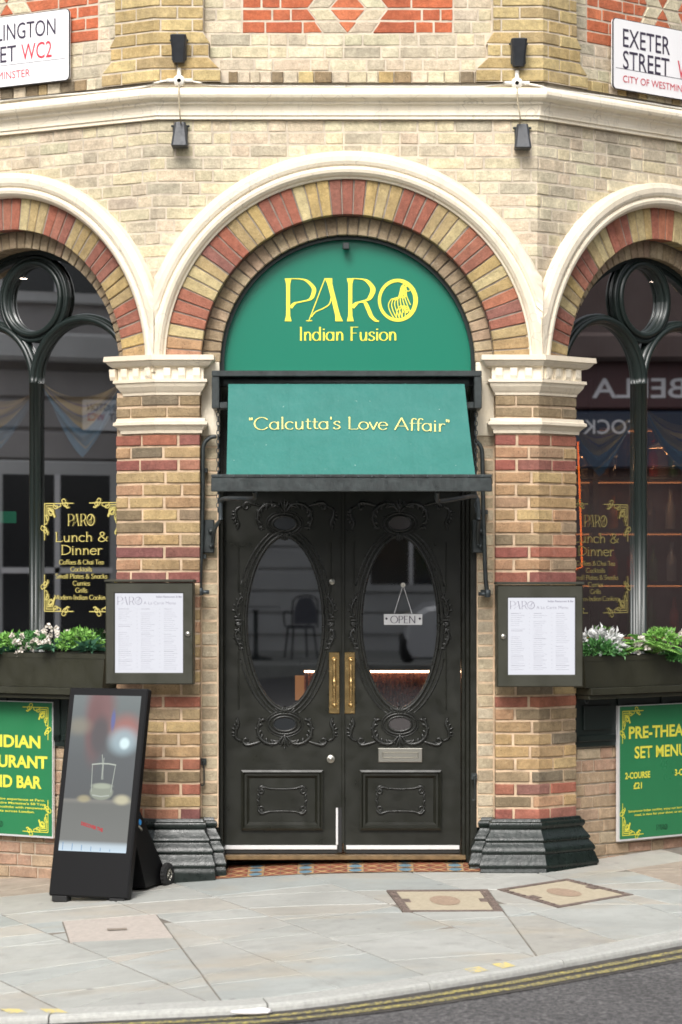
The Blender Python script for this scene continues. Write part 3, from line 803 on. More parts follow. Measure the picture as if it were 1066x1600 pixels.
def plain_text(text, place, u0, v0, height, width, mat, name, parent, align='LEFT', bold=0.0, lift=0.002):
    cu = bpy.data.curves.new(name, 'FONT'); cu.body = text; cu.size = 1.0; cu.offset = bold; cu.resolution_u = 3
    ob = bpy.data.objects.new(name, cu); COL.objects.link(ob)
    dg = bpy.context.evaluated_depsgraph_get(); dg.update()
    me = bpy.data.meshes.new_from_object(ob.evaluated_get(dg))
    bpy.data.objects.remove(ob); bpy.data.curves.remove(cu)
    xs = [v.co.x for v in me.vertices]; ys = [v.co.y for v in me.vertices]
    x0, x1, y0, y1 = min(xs), max(xs), min(ys), max(ys)
    sy = height / 0.729; sx = width / (x1 - x0) if width else sy
    off = {'LEFT': 0, 'CENTER': -(x1 - x0) * sx / 2, 'RIGHT': -(x1 - x0) * sx}[align]
    for v in me.vertices:
        v.co = place(u0 + off + (v.co.x - x0) * sx, v0 + v.co.y * sy, lift)
    me.materials.clear(); me.materials.append(mat)
    o = bpy.data.objects.new(name, me); COL.objects.link(o); o.parent = parent
    return o
# the wordmark: P A R O with flared stems, open A and a crescent O filled with wavy lines
def wordmark(mb, place, u0, v0, h, simple_=False):
    k_ = [0]
    def rb(pts, thick, thin, const=None):
        ribbon(mb, pts, lambda u, v, l: place(u0 + u, v0 + v, l), thick * h, thin * h, h, h, 0.0001 * (k_[0] % 12), const * h if const else None); k_[0] += 1
    def fl_stem(x, y0=0.0, y1=1.0, w0=.09):
        n = 8
        vs_ = []
        for i in range(n + 1):
            f = i / n; e = abs(2 * f - 1) ** 8 * 0.035
            for sg in (-1, 1): vs_.append(place(u0 + (x + sg * (w0 / 2 + e)) * h, v0 + (y0 + (y1 - y0) * f) * h, 0.0001 * (k_[0] % 12)))
        mb.add(vs_, [(2 * i, 2 * i + 1, 2 * i + 3, 2 * i + 2) for i in range(n)]); k_[0] += 1
    fl_stem(.08); rb(sp2([(.02, .985), (.3, .99), (.5, .95), (.66, .8), (.68, .68), (.6, .52), (.4, .46), (.24, .42), (.14, .32)]), .10, .02)
    rb([(.56, 0), (.94, 1)], .02, .02, .022); rb([(.5, .012), (.64, .012)], .02, .02, .02)
    n = 8; vs_ = []
    for i in range(n + 1):
        f = i / n; xx = 1.02 + (1.27 - 1.02) * (1 - f); e = abs(2 * f - 1) ** 8 * 0.035
        for sg in (-1, 1): vs_.append(place(u0 + (xx + sg * (.055 + e)) * h, v0 + f * h, 0.0012))
    mb.add(vs_, [(2 * i, 2 * i + 1, 2 * i + 3, 2 * i + 2) for i in range(n)])
    rb(sp2([(.62, .1), (.72, .22), (.9, .3), (1.04, .4), (1.09, .56)]), .03, .02)
    fl_stem(1.53); rb(sp2([(1.46, .985), (1.7, .99), (1.9, .95), (2.04, .8), (2.05, .68), (1.96, .52), (1.8, .46), (1.68, .42), (1.58, .32)]), .12, .02)
    rb(sp2([(1.7, .44), (1.86, .44), (1.94, .3), (2.02, .12), (2.12, .02), (2.2, .0)]), .1, .03)
    cx, cy = 2.64, .49
    n = 48; vs_ = []
    for i in range(n + 1):
        a = 2 * pi * i / n; wd = .055 + .035 * (0.5 + 0.5 * cos(a - 0.2)) + .02 * abs(cos(a))
        for rr in (.5, .5 - wd): vs_.append(place(u0 + (cx + .93 * rr * cos(a) * (1 if rr == .5 else 1)) * h, v0 + (cy + rr * sin(a)) * h, 0.0004))
    mb.add(vs_, [(2 * i, 2 * i + 1, 2 * i + 3, 2 * i + 2) for i in range(n)])
    # wavy contour lines in the lower right half
    for q in range(3 if simple_ else 8):
        st_ = 0.07 * (q if not simple_ else q * 2)
        pts = [(2.56 + st_ * .9, .06 + .0 * q), (2.47 + st_ * 1.1, .2), (2.42 + st_ * 1.05, .38), (2.5 + st_ * .7, .52 + .01 * q), (2.62 + st_ * .45, .5 + .03 * q), (2.68 + st_ * .3, .64 + .02 * q), (2.72 + st_ * .4, .8 + .01 * q), (2.82 + st_ * .2, .9)]
        pts = [(x, y) for x, y in pts if ((x - cx) / .46) ** 2 + ((y - cy) / .49) ** 2 < 0.9]
        if len(pts) > 2: rb(sp2(pts), .03, .024, .022 if not simple_ else .035)
    if not simple_:
        for (ax, ay, rx, ry) in ((2.76, .6, .06, .06), (2.76, .6, .03, .03), (2.88, .78, .06, .08)):
            rb(arcp(ax, ay, rx, ry, 0, 360, 14), .02, .02, .02)
        for q in range(4): rb(sp2([(2.6 + q * .07, .06), (2.62 + q * .065, .24 + .02 * q), (2.72 + q * .04, .36), (2.84, .2 + .05 * q), (2.9, .3)]), .02, .02, .02)
def ornament(mb, place, cu_, cv, du, dv, L, wd):
    """corner flourish: double line with curls; du/dv = +-1 point into the panel"""
    k_ = [0]
    def rb(pts, c=wd):
        ribbon(mb, pts, lambda u, v, l: place(cu_ + du * u, cv + dv * v, l), c, c, L, L, 0.0001 * (k_[0] % 9), c); k_[0] += 1
    for sw in (0, 1):
        S = (lambda p: p) if sw == 0 else (lambda p: [(y, x) for x, y in p])
        rb(S([(0, 0), (.62, 0)])); rb(S([(.05, .06), (.42, .06)])); rb(S([(.1, .12), (.3, .12)]))
        rb(S(sp2([(.3, 0), (.42, .1), (.56, .07), (.54, .0)]))); rb(S(sp2([(.62, 0), (.7, .08), (.8, .06), (.78, -.02), (.7, -.03)])))
        rb(S([(.55, 0), (1.0, 0)])); rb(S(sp2([(.66, 0), (.6, -.08), (.68, -.12), (.74, -.06)])))
        rb(S(sp2([(.12, .14), (.2, .28), (.32, .26), (.3, .16), (.22, .18)]))); rb(S(sp2([(.7, .02), (.78, .12), (.86, .1)])), wd * 1.5)
        rb(S(sp2([(.06, .3), (.14, .36), (.12, .46), (.05, .44)])))
    rb(sp2([(.16, .16), (.28, .22), (.36, .38)]), wd * 2.4)
def plane_frame(origin, u, v):
    u = Vector(u).normalized(); v = Vector(v).normalized(); n = u.cross(v)
    return lambda a, b, l=0.0: Vector(origin) + u * a + v * b + n * (l + 0.0015)

# ------------------------------------------------------------------ sign board in the door arch
SB = thing('sign_board', 'semicircular emerald green restaurant sign board filling the door arch', 'sign')
mb = MB(); YB = 0.20; Rb = 0.752
zb0 = zz(582)
pts = [Vector((-Rb, YB, zb0))] + [Vector((Rb * cos(pi - pi * i / 48), YB, CZF + Rb * sin(pi * i / 48))) for i in range(49)] + [Vector((Rb, YB, zb0))]
mb.add(pts, [tuple(range(len(pts)))]); mb.build('board', M['sign_green'], SB)
mb = MB()
def pth(R_, y_): return [Vector((-R_, y_, zb0))] + [Vector((R_ * cos(pi - pi * i / 48), y_, CZF + R_ * sin(pi * i / 48))) for i in range(49)] + [Vector((R_, y_, zb0))]
mb.loft([pth(0.778, YB + 0.02), pth(0.778, YB - 0.05), pth(0.748, YB - 0.05), pth(0.748, YB + 0.02)]); mb.build('board_frame', M['frame'], SB)
pf = plane_frame((0, YB - 0.002, 0), (1, 0, 0), (0, 0, 1))
k = (D + YB) / F
fx = lambda px: CX + (px - 533) * k
fz = lambda py: CZ + (HY - py) * k
mb = MB(); hh = fz(435) - fz(502); wordmark(mb, pf, fx(445), fz(502), hh); mb.build('lettering', M['yellow'], SB)
mb = MB(); nib_text(mb, 'Indian Fusion', pf, fx(467), fz(532), fz(512) - fz(533), fx(621) - fx(467), thick=.13, thin=.045); mb.build('lettering', M['yellow'], SB)
mb = MB(); mb.bbox(-0.03, 0.01, YB - 0.09, YB - 0.03, CZF + 0.685, CZF + 0.725, 0.004); mb.build('lamp_clip', M['steel_black'], SB)

# ------------------------------------------------------------------ awning
AW = thing('door_awning', 'teal canvas awning with black steel bars hung over the door', 'awning', (0, 0, 2.9))
AW.matrix_world = Matrix.Translation((0, 0, 0))
Yt, Yb = -0.14, -0.72
zt_, zb_ = P(540, 600, Yt).z, P(540, 744, Yb).z
mb = MB()
xl0, xr0 = P(357, 0, Yt).x, P(726, 0, Yt).x; xl1, xr1 = P(354, 0, Yb).x, P(743, 0, Yb).x
rings = []
for i in range(13):
    f = i / 12; sag = 0.02 * sin(pi * f)
    rings.append([Vector((xl0 + (xl1 - xl0) * f + (xr0 - xl0 + ((xr1 - xl1) - (xr0 - xl0)) * f) * j / 16, Yt + (Yb - Yt) * f, zt_ + (zb_ - zt_) * f - sag)) for j in range(17)])
mb.loft(rings, smooth=True)
rings2 = [[v + Vector((0, 0.004, -0.004)) for v in r] for r in rings]; mb.loft(rings2, smooth=True)
mb.build('canopy', M['awning'], AW)
for pxs in (4, 12):
    mb = MB(); mb.loft([[r[pxs] + Vector((dx_, -0.0015, 0.0015)) for dx_ in (-.006, .006)] for r in rings]); mb.build('seam', M['awning'], AW)
# lettering on the slope, following the canvas
def awp(u, v, l=0.0):    # u,v in photo pixels relative to the canvas
    f = (v - 600) / 144.0; sag = 0.02 * sin(pi * f)
    Y = Yt + (Yb - Yt) * f
    kk = (D + Y) / F
    return Vector((CX + (u - 533) * kk, Y - 0.004 - l * 3, zt_ + (zb_ - zt_) * f - sag + 0.005 + l * 3))
awt = lambda u, v, l=0.0: awp(388 + u, 669 + 3.0 * (u / 310) - v - 2.5 * sin(pi * u / 310), l)
mb = MB(); nib_text(mb, '"Calcutta\'s Love Affair"', awt, 0, 0, 18.5, 316, thick=.11, thin=.03); mb.build('lettering', M['awn_yellow'], AW)
def pbox(mb, px0, px1, py0, py1, Y0, Y1, b=0.004):
    a, c = P(px0, py1, Y0), P(px1, py0, Y0); mb.bbox(a.x, c.x, Y0, Y1, a.z, c.z, b)
mb = MB(); pbox(mb, 331, 753, 579, 588, -0.17, 0.10); mb.build('hood', M['steel_black'], AW)
mb = MB(); pbox(mb, 340, 745, 588, 603, -0.03, 0.10); mb.build('back_plate', M['steel_black'], AW)
mb = MB(); mb.tube([(xl0 - 0.03, Yt + 0.06, zt_ + 0.015), (xr0 + 0.03, Yt + 0.06, zt_ + 0.015)], 0.032, 12); mb.build('roller', M['steel_black'], AW)
for a, b in ((331, 343), (741, 753)):
    mb = MB(); pbox(mb, a, b, 588, 638, -0.165, 0.09); mb.build('end_bracket', M['steel_black'], AW)
for a, b in ((343, 356), (728, 741)):
    mb = MB(); pbox(mb, a, b, 628, 638, -0.16, 0.02); mb.build('bracket_foot', M['steel_black'], AW)
mb = MB(); pbox(mb, 330, 769, 746, 768, -0.76, -0.735); pbox(mb, 330, 769, 741, 746, -0.762, -0.69); mb.build('front_bar', M['steel_black'], AW)
mb = MB(); random.seed(3)
for i in range(20):
    x = P(345 + i * 21.5, 0, -0.7).x; z = P(0, 741.5, -0.735).z
    mb.ball((x, -0.763, z - 0.012), 0.006, 0.004, 0.006, 8, 4)
mb.build('rivets', M['grey_iron'], AW, kind='stuff')
def chain(px, py0, py1, Y0, Y1):
    mb = MB(); a = P(px, py0, Y0); b = P(px, py1, Y1); n = int((a - b).length / 0.026)
    for i in range(n):
        c = a.lerp(b, (i + .5) / n); q = i % 2
        pts = []
        for k_ in range(11):
            t_ = 2 * pi * k_ / 10
            off = Vector((cos(t_) * 0.009 * (1 if q else 0.2), cos(t_) * 0.009 * (0.2 if q else 1), sin(t_) * 0.017)); pts.append(c + off)
        mb.tube(pts, 0.0028, 5, False)
    mb.build('chain', M['grey_iron'], AW)
chain(341, 637, 800, -0.10, -0.10); chain(744, 637, 800, -0.10, -0.10)
# hooked arms under the bar
for sg, pts in ((-1, [(398, 768), (399, 776), (392, 779), (360, 779), (347, 781), (345, 792), (345, 812)]), (1, [(683, 768), (683, 780), (690, 783), (722, 778), (741, 776), (747, 784), (748, 812)])):
    Ys = [-0.5, -0.45, -0.4, -0.25, -0.12, -0.1, -0.1]
    mb = MB(); mb.tube(spline([P(a, b, y) for (a, b), y in zip(pts, Ys)], 6), 0.014, 8); mb.build('arm', M['grey_iron'], AW)
for sg, px in ((-1, 326), (1, 747)):
    mb = MB(); c = P(px, 838, 0.06); mb.bbox(c.x - 0.035, c.x + 0.035, 0.045, 0.095, c.z - 0.1, c.z + 0.1, 0.005); mb.build('wall_plate', M['steel_black'], AW)
    mb = MB()
    top = P(px + (19 if sg < 0 else 1), 812, -0.1)
    mb.tube(spline([top, P(px + (10 if sg < 0 else 0), 826, -0.06), P(px + (6 if sg < 0 else 0), 850, 0.02)], 5), 0.012, 8)
    mb.ball((P(px + 4, 826, 0.03).x, 0.03, c.z + 0.03), 0.02, 0.02, 0.016, 10, 6); mb.ball((P(px + 4, 826, 0.03).x, 0.03, c.z - 0.06), 0.012, 0.012, 0.012, 8, 6)
    mb.build('pivot', M['steel_black'], AW)

# conduits down the jambs
for sg, pts, nm in ((-1, [(338, 682), (328, 684), (319, 694), (317, 715), (317, 780), (315, 850), (313, 905), (313, 925)], 'left'), (1, [(745, 690), (752, 700), (754, 720), (755, 780), (757, 850), (759, 905), (762, 928)], 'right')):
    t = thing('awning_pull_rod', 'thin black metal rod bent over and clipped down the %s door jamb' % nm, 'metal rod', P(pts[-1][0], pts[-1][1], 0.05))
    base = Vector(t.location)
    pp_ = spline([P(a, b, 0.02) for a, b in pts], 6)
    mb = MB(); mb.tube([p - base for p in pp_], 0.013, 8); mb.build('rod', M['steel_black'], t)
    for a, b in (pts[3], pts[5]):
        mb = MB(); c = P(a, b + 20, 0.04) - base; mb.bbox(c.x - 0.03, c.x + 0.03, c.y - 0.008, c.y + 0.04, c.z - 0.014, c.z + 0.014, 0.004); mb.build('clip', M['steel_black'], t)
    mb = MB(); c = P(pts[-1][0], pts[-1][1], 0.0) - base; mb.lathe(c + Vector((0, 0, -0.02)), (0, 0, 1), [(0.014, 0), (0.02, 0.005), (0.02, 0.04), (0.013, 0.045)], 12)
    mb.tube([c + Vector((0, 0, 0)), c + Vector((0.055 * -sg, 0.0, 0.0))], 0.012, 8); mb.build('foot', M['grey_iron'], t)

# ------------------------------------------------------------------ door
YD = 0.28                                           # front of the door leaves
def dx(px): return CX + (px - 533) * (D + YD) / F
def dz(py): return CZ + (HY - py) * (D + YD) / F
# frame
fr = part_empty('door_frame', 'black moulded frame round the double door')
for (a, b, y0) in ((335, 344, 0.13), (344, 350, 0.19), (350.5, 352, 0.24), (721, 727, 0.24), (727, 733, 0.19), (733, 745, 0.13)):
    mb = MB(); mb.bbox(dx(a), dx(b), y0, 0.36, -0.02, zz(585), 0.004); mb.build('jamb', M['door'], fr)
mb = MB(); mb.bbox(dx(345), dx(728), 0.2, 0.36, dz(765), zz(585), 0.004); mb.build('transom', M['door'], fr)
mb = MB(); mb.bbox(dx(346), dx(727), 0.17, 0.34, dz(1341), dz(1334), 0.003); mb.build('threshold', M['old_brass'], fr)

def egg(cx, cz, a, b, n, e=0.0):
    """pointed oval like the door lights"""
    out = []
    for i in range(n):
        t = 2 * pi * i / n; x, y = cos(t), sin(t)
        x = (abs(x) ** 1.12) * (1 if x > 0 else -1)
        out.append((cx + a * x, cz + b * y))
    return out
def door_leaf(px0, px1, pxc, glass_mat, lab, mirror, pxov):
    root = part_empty('door', lab)
    x0, x1, z0, z1 = dx(px0), dx(px1), dz(1332), dz(764)
    cx, cz = dx(pxc), dz(973); a, b = 58 * (D + YD) / F, 133 * (D + YD) / F
    N = 56; mb = MB()
    ov = egg(cx, cz, a, b, N); rect = []
    for i in range(N):
        t = 2 * pi * i / N; x, y = cos(t) * a, sin(t) * b
        k_ = min([(x1 - cx) / x if x > 1e-6 else 1e9, (x0 - cx) / x if x < -1e-6 else 1e9, (z1 - cz) / y if y > 1e-6 else 1e9, (z0 - cz) / y if y < -1e-6 else 1e9])
        rect.append([cx + x * k_, cz + y * k_])
    for cxn, czn in ((x0, z0), (x0, z1), (x1, z0), (x1, z1)):      # snap the nearest point to every corner
        j = min(range(N), key=lambda i: (rect[i][0] - cxn) ** 2 + (rect[i][1] - czn) ** 2); rect[j] = [cxn, czn]
    r1 = [Vector((p[0], YD, p[1])) for p in rect]; r2 = [Vector((p[0], YD, p[1])) for p in ov]; r3 = [Vector((p[0], YD + 0.05, p[1])) for p in ov]
    r0_ = [Vector((p[0], YD + 0.05, p[1])) for p in rect]
    mb.loft([r0_, r1, r2, r3], closed=True); mb.build('door_leaf', M['door'], root)
    # pane, very slightly out of plumb
    mb = MB(); mb.add([Vector((p[0], YD + 0.028 + (p[1] - cz) * -0.016, p[1])) for p in egg(cx, cz, a * 1.02, b * 1.01, 40)], [tuple(range(40))]); mb.build('pane', glass_mat, root)
    def ringtube(name, aa, bb, r, y, n=64, rng=None):
        mb = MB(); pts = [Vector((p[0], y, p[1])) for p in egg(cx, cz, aa, bb, n)]
        if rng: pts = [pts[i % n] for i in range(rng[0], rng[1] + 1)]
        else: pts.append(pts[0]); pts.append(pts[1])
        mb.tube(pts, r if not rng else (lambda f, r=r: r * (0.35 + 0.65 * sin(pi * min(max(f, .02), .98)) ** .5)), 8, bool(rng), fn=(0, -1, 0)); return mb.build(name, M['carve'], root)
    ringtube('oval_moulding', a * 1.05, b * 1.03, 0.010, YD - 0.001)
    ringtube('oval_moulding', a * 1.17, b * 1.08, 0.006, YD - 0.001)
    for rng in ((4, 13), (19, 28), (36, 45), (51, 60)): ringtube('oval_scroll', a * 1.30, b * 1.12, 0.007, YD - 0.001, 64, rng)
    # carved foliage
    K = (D + YD) / F
    def leafy(name, paths, r=0.009):
        mb = MB()
        for pts, rr in paths:
            P3 = spline([(cx + x * K, YD - 0.003, z_) for x, z_ in [(p[0], dz(p[1])) for p in pts]], 5)
            mb.tube(P3, (lambda f, rr=rr: rr * .72 * K * (0.2 + 0.75 * sin(pi * (0.12 + 0.8 * (1 - f))) ** 0.8)), 7, fn=(0, -1, 0))
        return mb.build(name, M['carve'], root)
    def curl(x, y, r, a0, turns, sg=1):
        return [(x + sg * r * (1 - i / 14 * 0.75) * cos(radians(a0 + turns * 360 * i / 14)), y + r * (1 - i / 14 * 0.75) * sin(radians(a0 + turns * 360 * i / 14))) for i in range(15)]
    def leaves(mb_paths, path, n, ln, wd, side=1):
        """acanthus leaflets along a path of photo-pixel points"""
        pv = spline([(p[0], p[1], 0) for p in path], 8)
        for i in range(n):
            f = (i + .6) / n; q = pv[int(f * (len(pv) - 2))]; q2 = pv[int(f * (len(pv) - 2)) + 1]; t_ = (q2 - q).normalized()
            nn = Vector((-t_.y, t_.x, 0)) * side
            e = q + t_ * ln * .7 + nn * ln * (1 - .3 * f); m_ = q + t_ * ln * .5 + nn * ln * .35
            mb_paths.append(([(q.x, q.y), (m_.x, m_.y), (e.x, e.y)], wd))
    for (cy, flip) in ((1131, 1), (818, -1)):
        # small oval cartouche
        Y0 = YD - 0.004
        mb = MB()
        for (aa, bb, r) in ((18.5, 11.5, 0.0065), (25, 16, 0.006), (29, 20, 0.003)):
            pts = [Vector((cx + aa * K * cos(t_), Y0, dz(cy) + bb * K * sin(t_))) for t_ in [2 * pi * i / 28 for i in range(30)]]
            mb.tube(pts, r, 8, False, fn=(0, -1, 0))
        mb.build('cartouche_ring', M['carve'], root)
        mb = MB(); mb.add([Vector((cx + 18 * K * cos(2 * pi * i / 20), YD - 0.003, dz(cy) + 11 * K * sin(2 * pi * i / 20))) for i in range(20)], [tuple(range(20))])
        mb.build('small_pane', M['glass_small_r'] if mirror else M['glass_small'], root)
        paths = []
        for sg in (-1, 1):
            S = lambda pts: [(sg * x, cy + flip * y) for x, y in pts]
            spn = S([(6, 24), (14, 31), (28, 30), (40, 20), (42, 4), (36, -10)]); paths.append((spn, 4.2)); leaves(paths, spn, 7, 9, 3.6, sg * flip * -1); leaves(paths, spn, 6, 5, 2.6, sg * flip)
            paths.append((S(curl(60, 26, 6, 180, -1.1)), 3.2))
            paths.append((S([(36, 27), (48, 31), (60, 33), (66, 27)]), 4.0))
            paths.append((S([(66, 27), (76, 22), (76, 10), (72, 0), (75, -10)]), 4.2)); leaves(paths, S([(74, 22), (77, 10), (72, -2)]), 5, 7, 3.0, sg * flip)
            paths.append((S([(0, 20), (3 , 28), (6, 35)]), 3.4)); paths.append((S([(2, 18), (8, 26), (13, 30)]), 3.2))
            paths.append((S([(4, -14), (4, -20), (3, -26)]), 3.6)); paths.append((S([(9, -15), (11, -20), (16, -25)]), 2.8))
        paths.append(([(0, cy + flip * 14), (0, cy + flip * 38)], 3.6)); paths.append(([(0, cy - flip * 14), (0, cy - flip * 27)], 3.4))
        leafy('carved_foliage', paths)
    for sg in (-1, 1):     # mid-height acanthus and thin border lines
        paths = []; S = lambda pts: [(sg * x, y) for x, y in pts]
        paths.append((S([(68, 972), (76, 975), (70, 979)]), 3.4)); paths.append((S([(64, 969), (78, 969)]), 2.6)); paths.append((S([(64, 975), (78, 976)]), 2.6))
        up_ = S([(70, 968), (76, 955), (73, 942), (66, 930)]); dn = S([(70, 980), (77, 992), (73, 1004), (68, 1014)])
        for q, pt_ in ((1, up_), (-1, dn)):
            paths.append((pt_, 3.6)); leaves(paths, pt_, 5, 7, 2.8, sg); leaves(paths, pt_, 4, 5, 2.4, -sg)
        leafy('carved_foliage', paths)
        for (y0_, y1_) in ((848, 925), (1018, 1108)):
            mb = MB(); xx = cx + sg * 72 * K; mb.bbox(xx - 0.004, xx + 0.004, YD - 0.007, YD + 0.002, dz(y1_), dz(y0_), 0.002); mb.build('border_bead', M['door'], root)
    # lower panel
    pa, pb = (377, 505) if not mirror else (562, 690)
    X0, X1, Za, Zb = dx(pa), dx(pb), dz(1297), dz(1203)
    mb = MB(); rings = []
    for ins, yy in ((0, 0.002), (0, -0.02), (0.012, -0.026), (0.022, -0.014), (0.034, -0.014), (0.05, 0.0), (0.05, -0.001)):
        rings.append([Vector((x_, YD + yy, z_)) for x_, z_ in ((X0 + ins, Za + ins), (X1 - ins, Za + ins), (X1 - ins, Zb - ins), (X0 + ins, Zb - ins))])
    mb.loft(rings, closed=True); mb.build('panel_moulding', M['door'], root)
    pc, py = (pa + pb) / 2 - pxc, 1250
    paths = []
    for sx in (-1, 1):
        for sy in (-1, 1):
            S = lambda pts: [(pc + sx * x, py + sy * y) for x, y in pts]
            paths.append((S([(10, 18), (20, 18), (28, 20), (34, 16), (38, 9)]), 2.6)); paths.append((S(curl(32, 14, 5, 40, -1.0)), 2.4)); paths.append((S([(38, 10), (36, 4), (39, 0)]), 2.4))
            paths.append((S([(26, 21), (33, 21), (38, 15)]), 3.4))
        paths.append(([(pc - 22, py + sx * 18), (pc, py + sx * 17.2), (pc + 22, py + sx * 18)], 2.0))
    leafy('panel_cartouche', paths)
    # weather strip
    mb = MB(); sa, sb = (350, 527) if not mirror else (541, 718)
    mb.bbox(dx(sa), dx(sb), YD - 0.016, YD + 0.001, dz(1327), dz(1320.5), 0.002); mb.build('weather_strip', M['alu'], root)
    mb = MB(); mb.box(dx(sa), dx(sb), YD - 0.008, YD + 0.001, dz(1333), dz(1327.3)); mb.build('brush_strip', M['rubber'], root)
    # brass plate with pull handle
    ha, hb = (514, 531) if not mirror else (538, 555)
    mb = MB(); mb.bbox(dx(ha), dx(hb), YD - 0.008, YD + 0.001, dz(1115), dz(1019), 0.003); mb.build('push_plate', M['brass'], root)
    mb = MB(); hc = dx((ha + hb) / 2 + (0 if not mirror else 2)); 
    zt2, zb2 = dz(1031), dz(1101)
    L = zt2 - zb2
    mb.lathe((hc, YD - 0.05, zb2), (0, 0, 1), [(0.004, 0.0), (0.009, 0.012), (0.006, 0.02), (0.0075, 0.03), (0.010, L * .35), (0.0075, L * .42), (0.0125, L * .46), (0.0125, L * .54), (0.0075, L * .58), (0.010, L * .65), (0.0075, L - .03), (0.006, L - .02), (0.009, L - .012), (0.004, L)], 12)
    for zq, sgn in ((zt2 - 0.004, 1), (zb2 + 0.004, -1)):
        mb.tube(spline([(hc, YD - 0.05, zq), (hc, YD - 0.045, zq + sgn * 0.012), (hc, YD - 0.02, zq + sgn * 0.012), (hc, YD - 0.004, zq + sgn * 0.006)], 4), 0.007, 8)
        mb.ball((hc, YD - 0.012, zq + sgn * 0.006), 0.016, 0.008, 0.016, 10, 6)
    mb.build('pull_handle', M['brass'], root)
    return root
M['glass_small'] = simple('small_dark_glass', (0.02, 0.022, 0.024), 0.05, spec=0.8)
M['glass_small_r'] = simple('small_bright_glass', (0.06, 0.055, 0.055), 0.05, spec=0.9, coat=0.5)
doorL = door_leaf(350.5, 535, 445, M['glass_door'], 'left leaf of the carved black double door', False, 445)
doorR = door_leaf(537.5, 720, 625, M['glass_door'], 'right leaf of the carved black double door with the letter plate', True, 625)
mb = MB(); mb.bbox(dx(534), dx(539), YD - 0.012, YD + 0.03, dz(1318), dz(764), 0.003); mb.build('meeting_bead', M['door'], doorL)
mb = MB(); mb.bbox(dx(525), dx(528.5), YD - 0.016, YD + 0.001, dz(1320), dz(1262), 0.002); mb.build('weather_strip', M['alu'], doorL)
mb = MB(); mb.box(dx(529), dx(534), YD - 0.010, YD + 0.001, dz(1332), dz(1262)); mb.build('brush_strip', M['rubber'], doorL)
for py_, r in ((909, 0.018), (1186, 0.026)):
    mb = MB(); mb.lathe((dx(519 if py_ < 1000 else 517), YD + 0.001, dz(py_)), (0, -1, 0), [(r, 0), (r, 0.006), (r * .85, 0.009), (r * .4, 0.009), (r * .35, 0.013), (0.001, 0.013)], 18); mb.build('lock', M['chrome'], doorL)
mb = MB(); X0, X1, Za, Zb = dx(591), dx(660), dz(1191), dz(1169)
rings = []
for ins, yy in ((0, 0.001), (0, -0.007), (0.003, -0.009), (0.024, -0.009), (0.026, -0.006), (0.028, -0.006), (0.031, -0.011), (0.04, -0.011)):
    i2 = min(ins, 0.036)
    rings.append([Vector((x_, YD + yy, z_)) for x_, z_ in ((X0 + ins, Za + i2), (X1 - ins, Za + i2), (X1 - ins, Zb - i2), (X0 + ins, Zb - i2))])
mb.loft(rings, closed=True); mb.add(rings[-1], [(0, 1, 2, 3)]); mb.build('letter_plate', M['chrome'], doorR)

# door hooks on the jambs
for px_, py_, nm in ((318, 1190, 'left'), (741, 1213, 'right')):
    t = thing('door_hook', 'small black iron cabin hook hanging on the %s door jamb' % nm, 'hook', P(px_, py_, 0.09))
    mb = MB(); mb.bbox(-0.018, 0.018, -0.012, 0.006, -0.02, 0.02, 0.003); mb.ball((0, -0.012, 0), 0.01, 0.01, 0.01); mb.build('plate', M['steel_black'], t)
    mb = MB(); mb.tube(spline([(0, -0.02, 0.004), (0.004, -0.02, -0.05), (0.005, -0.02, -0.12), (0.002, -0.02, -0.14), (-0.012, -0.02, -0.142), (-0.014, -0.02, -0.13)], 5), 0.004, 6); mb.build('hook', M['steel_black'], t)

# OPEN sign hanging inside the glass front
t = thing('open_sign', 'small white OPEN sign hanging on strings in the right door glass', 'sign', P(630, 968, YD - 0.005))
lo_ = Vector(t.location); K = (D + YD) / F
mb = MB(); mb.bbox(-30 * K, 30 * K, -0.006, 0.0, -8.5 * K, 8.5 * K, 0.002); mb.build('board', simple('off_white_board', (.5, .5, .5), .5), t)
pl_ = plane_frame((0, -0.0065, 0), (1, 0, 0), (0, 0, 1))
mb = MB(); nib_text(mb, 'OPEN', pl_, 0, -5.5 * K, 11 * K, 40 * K, thick=.12, thin=.05, center=True); mb.build('lettering', M['ink'], t)
for sx in (-1, 1):
    mb = MB(); mb.lathe((sx * 26 * K, -0.006, 1.5 * K), (0, -1, 0), [(0.007, 0), (0.007, 0.003), (0.003, 0.005)], 10); mb.build('eyelet', M['ink'], t)
    mb = MB(); mb.tube([(sx * 14 * K, -0.003, 9 * K), (0, -0.003, 54 * K)], 0.0016, 5); mb.build('string', M['white'], t)
mb = MB(); mb.lathe((0, 0.0, 54 * K), (0, -1, 0), [(0.014, 0), (0.010, 0.006), (0.004, 0.01)], 12); mb.build('suction_cup', M['white_pl'], t)

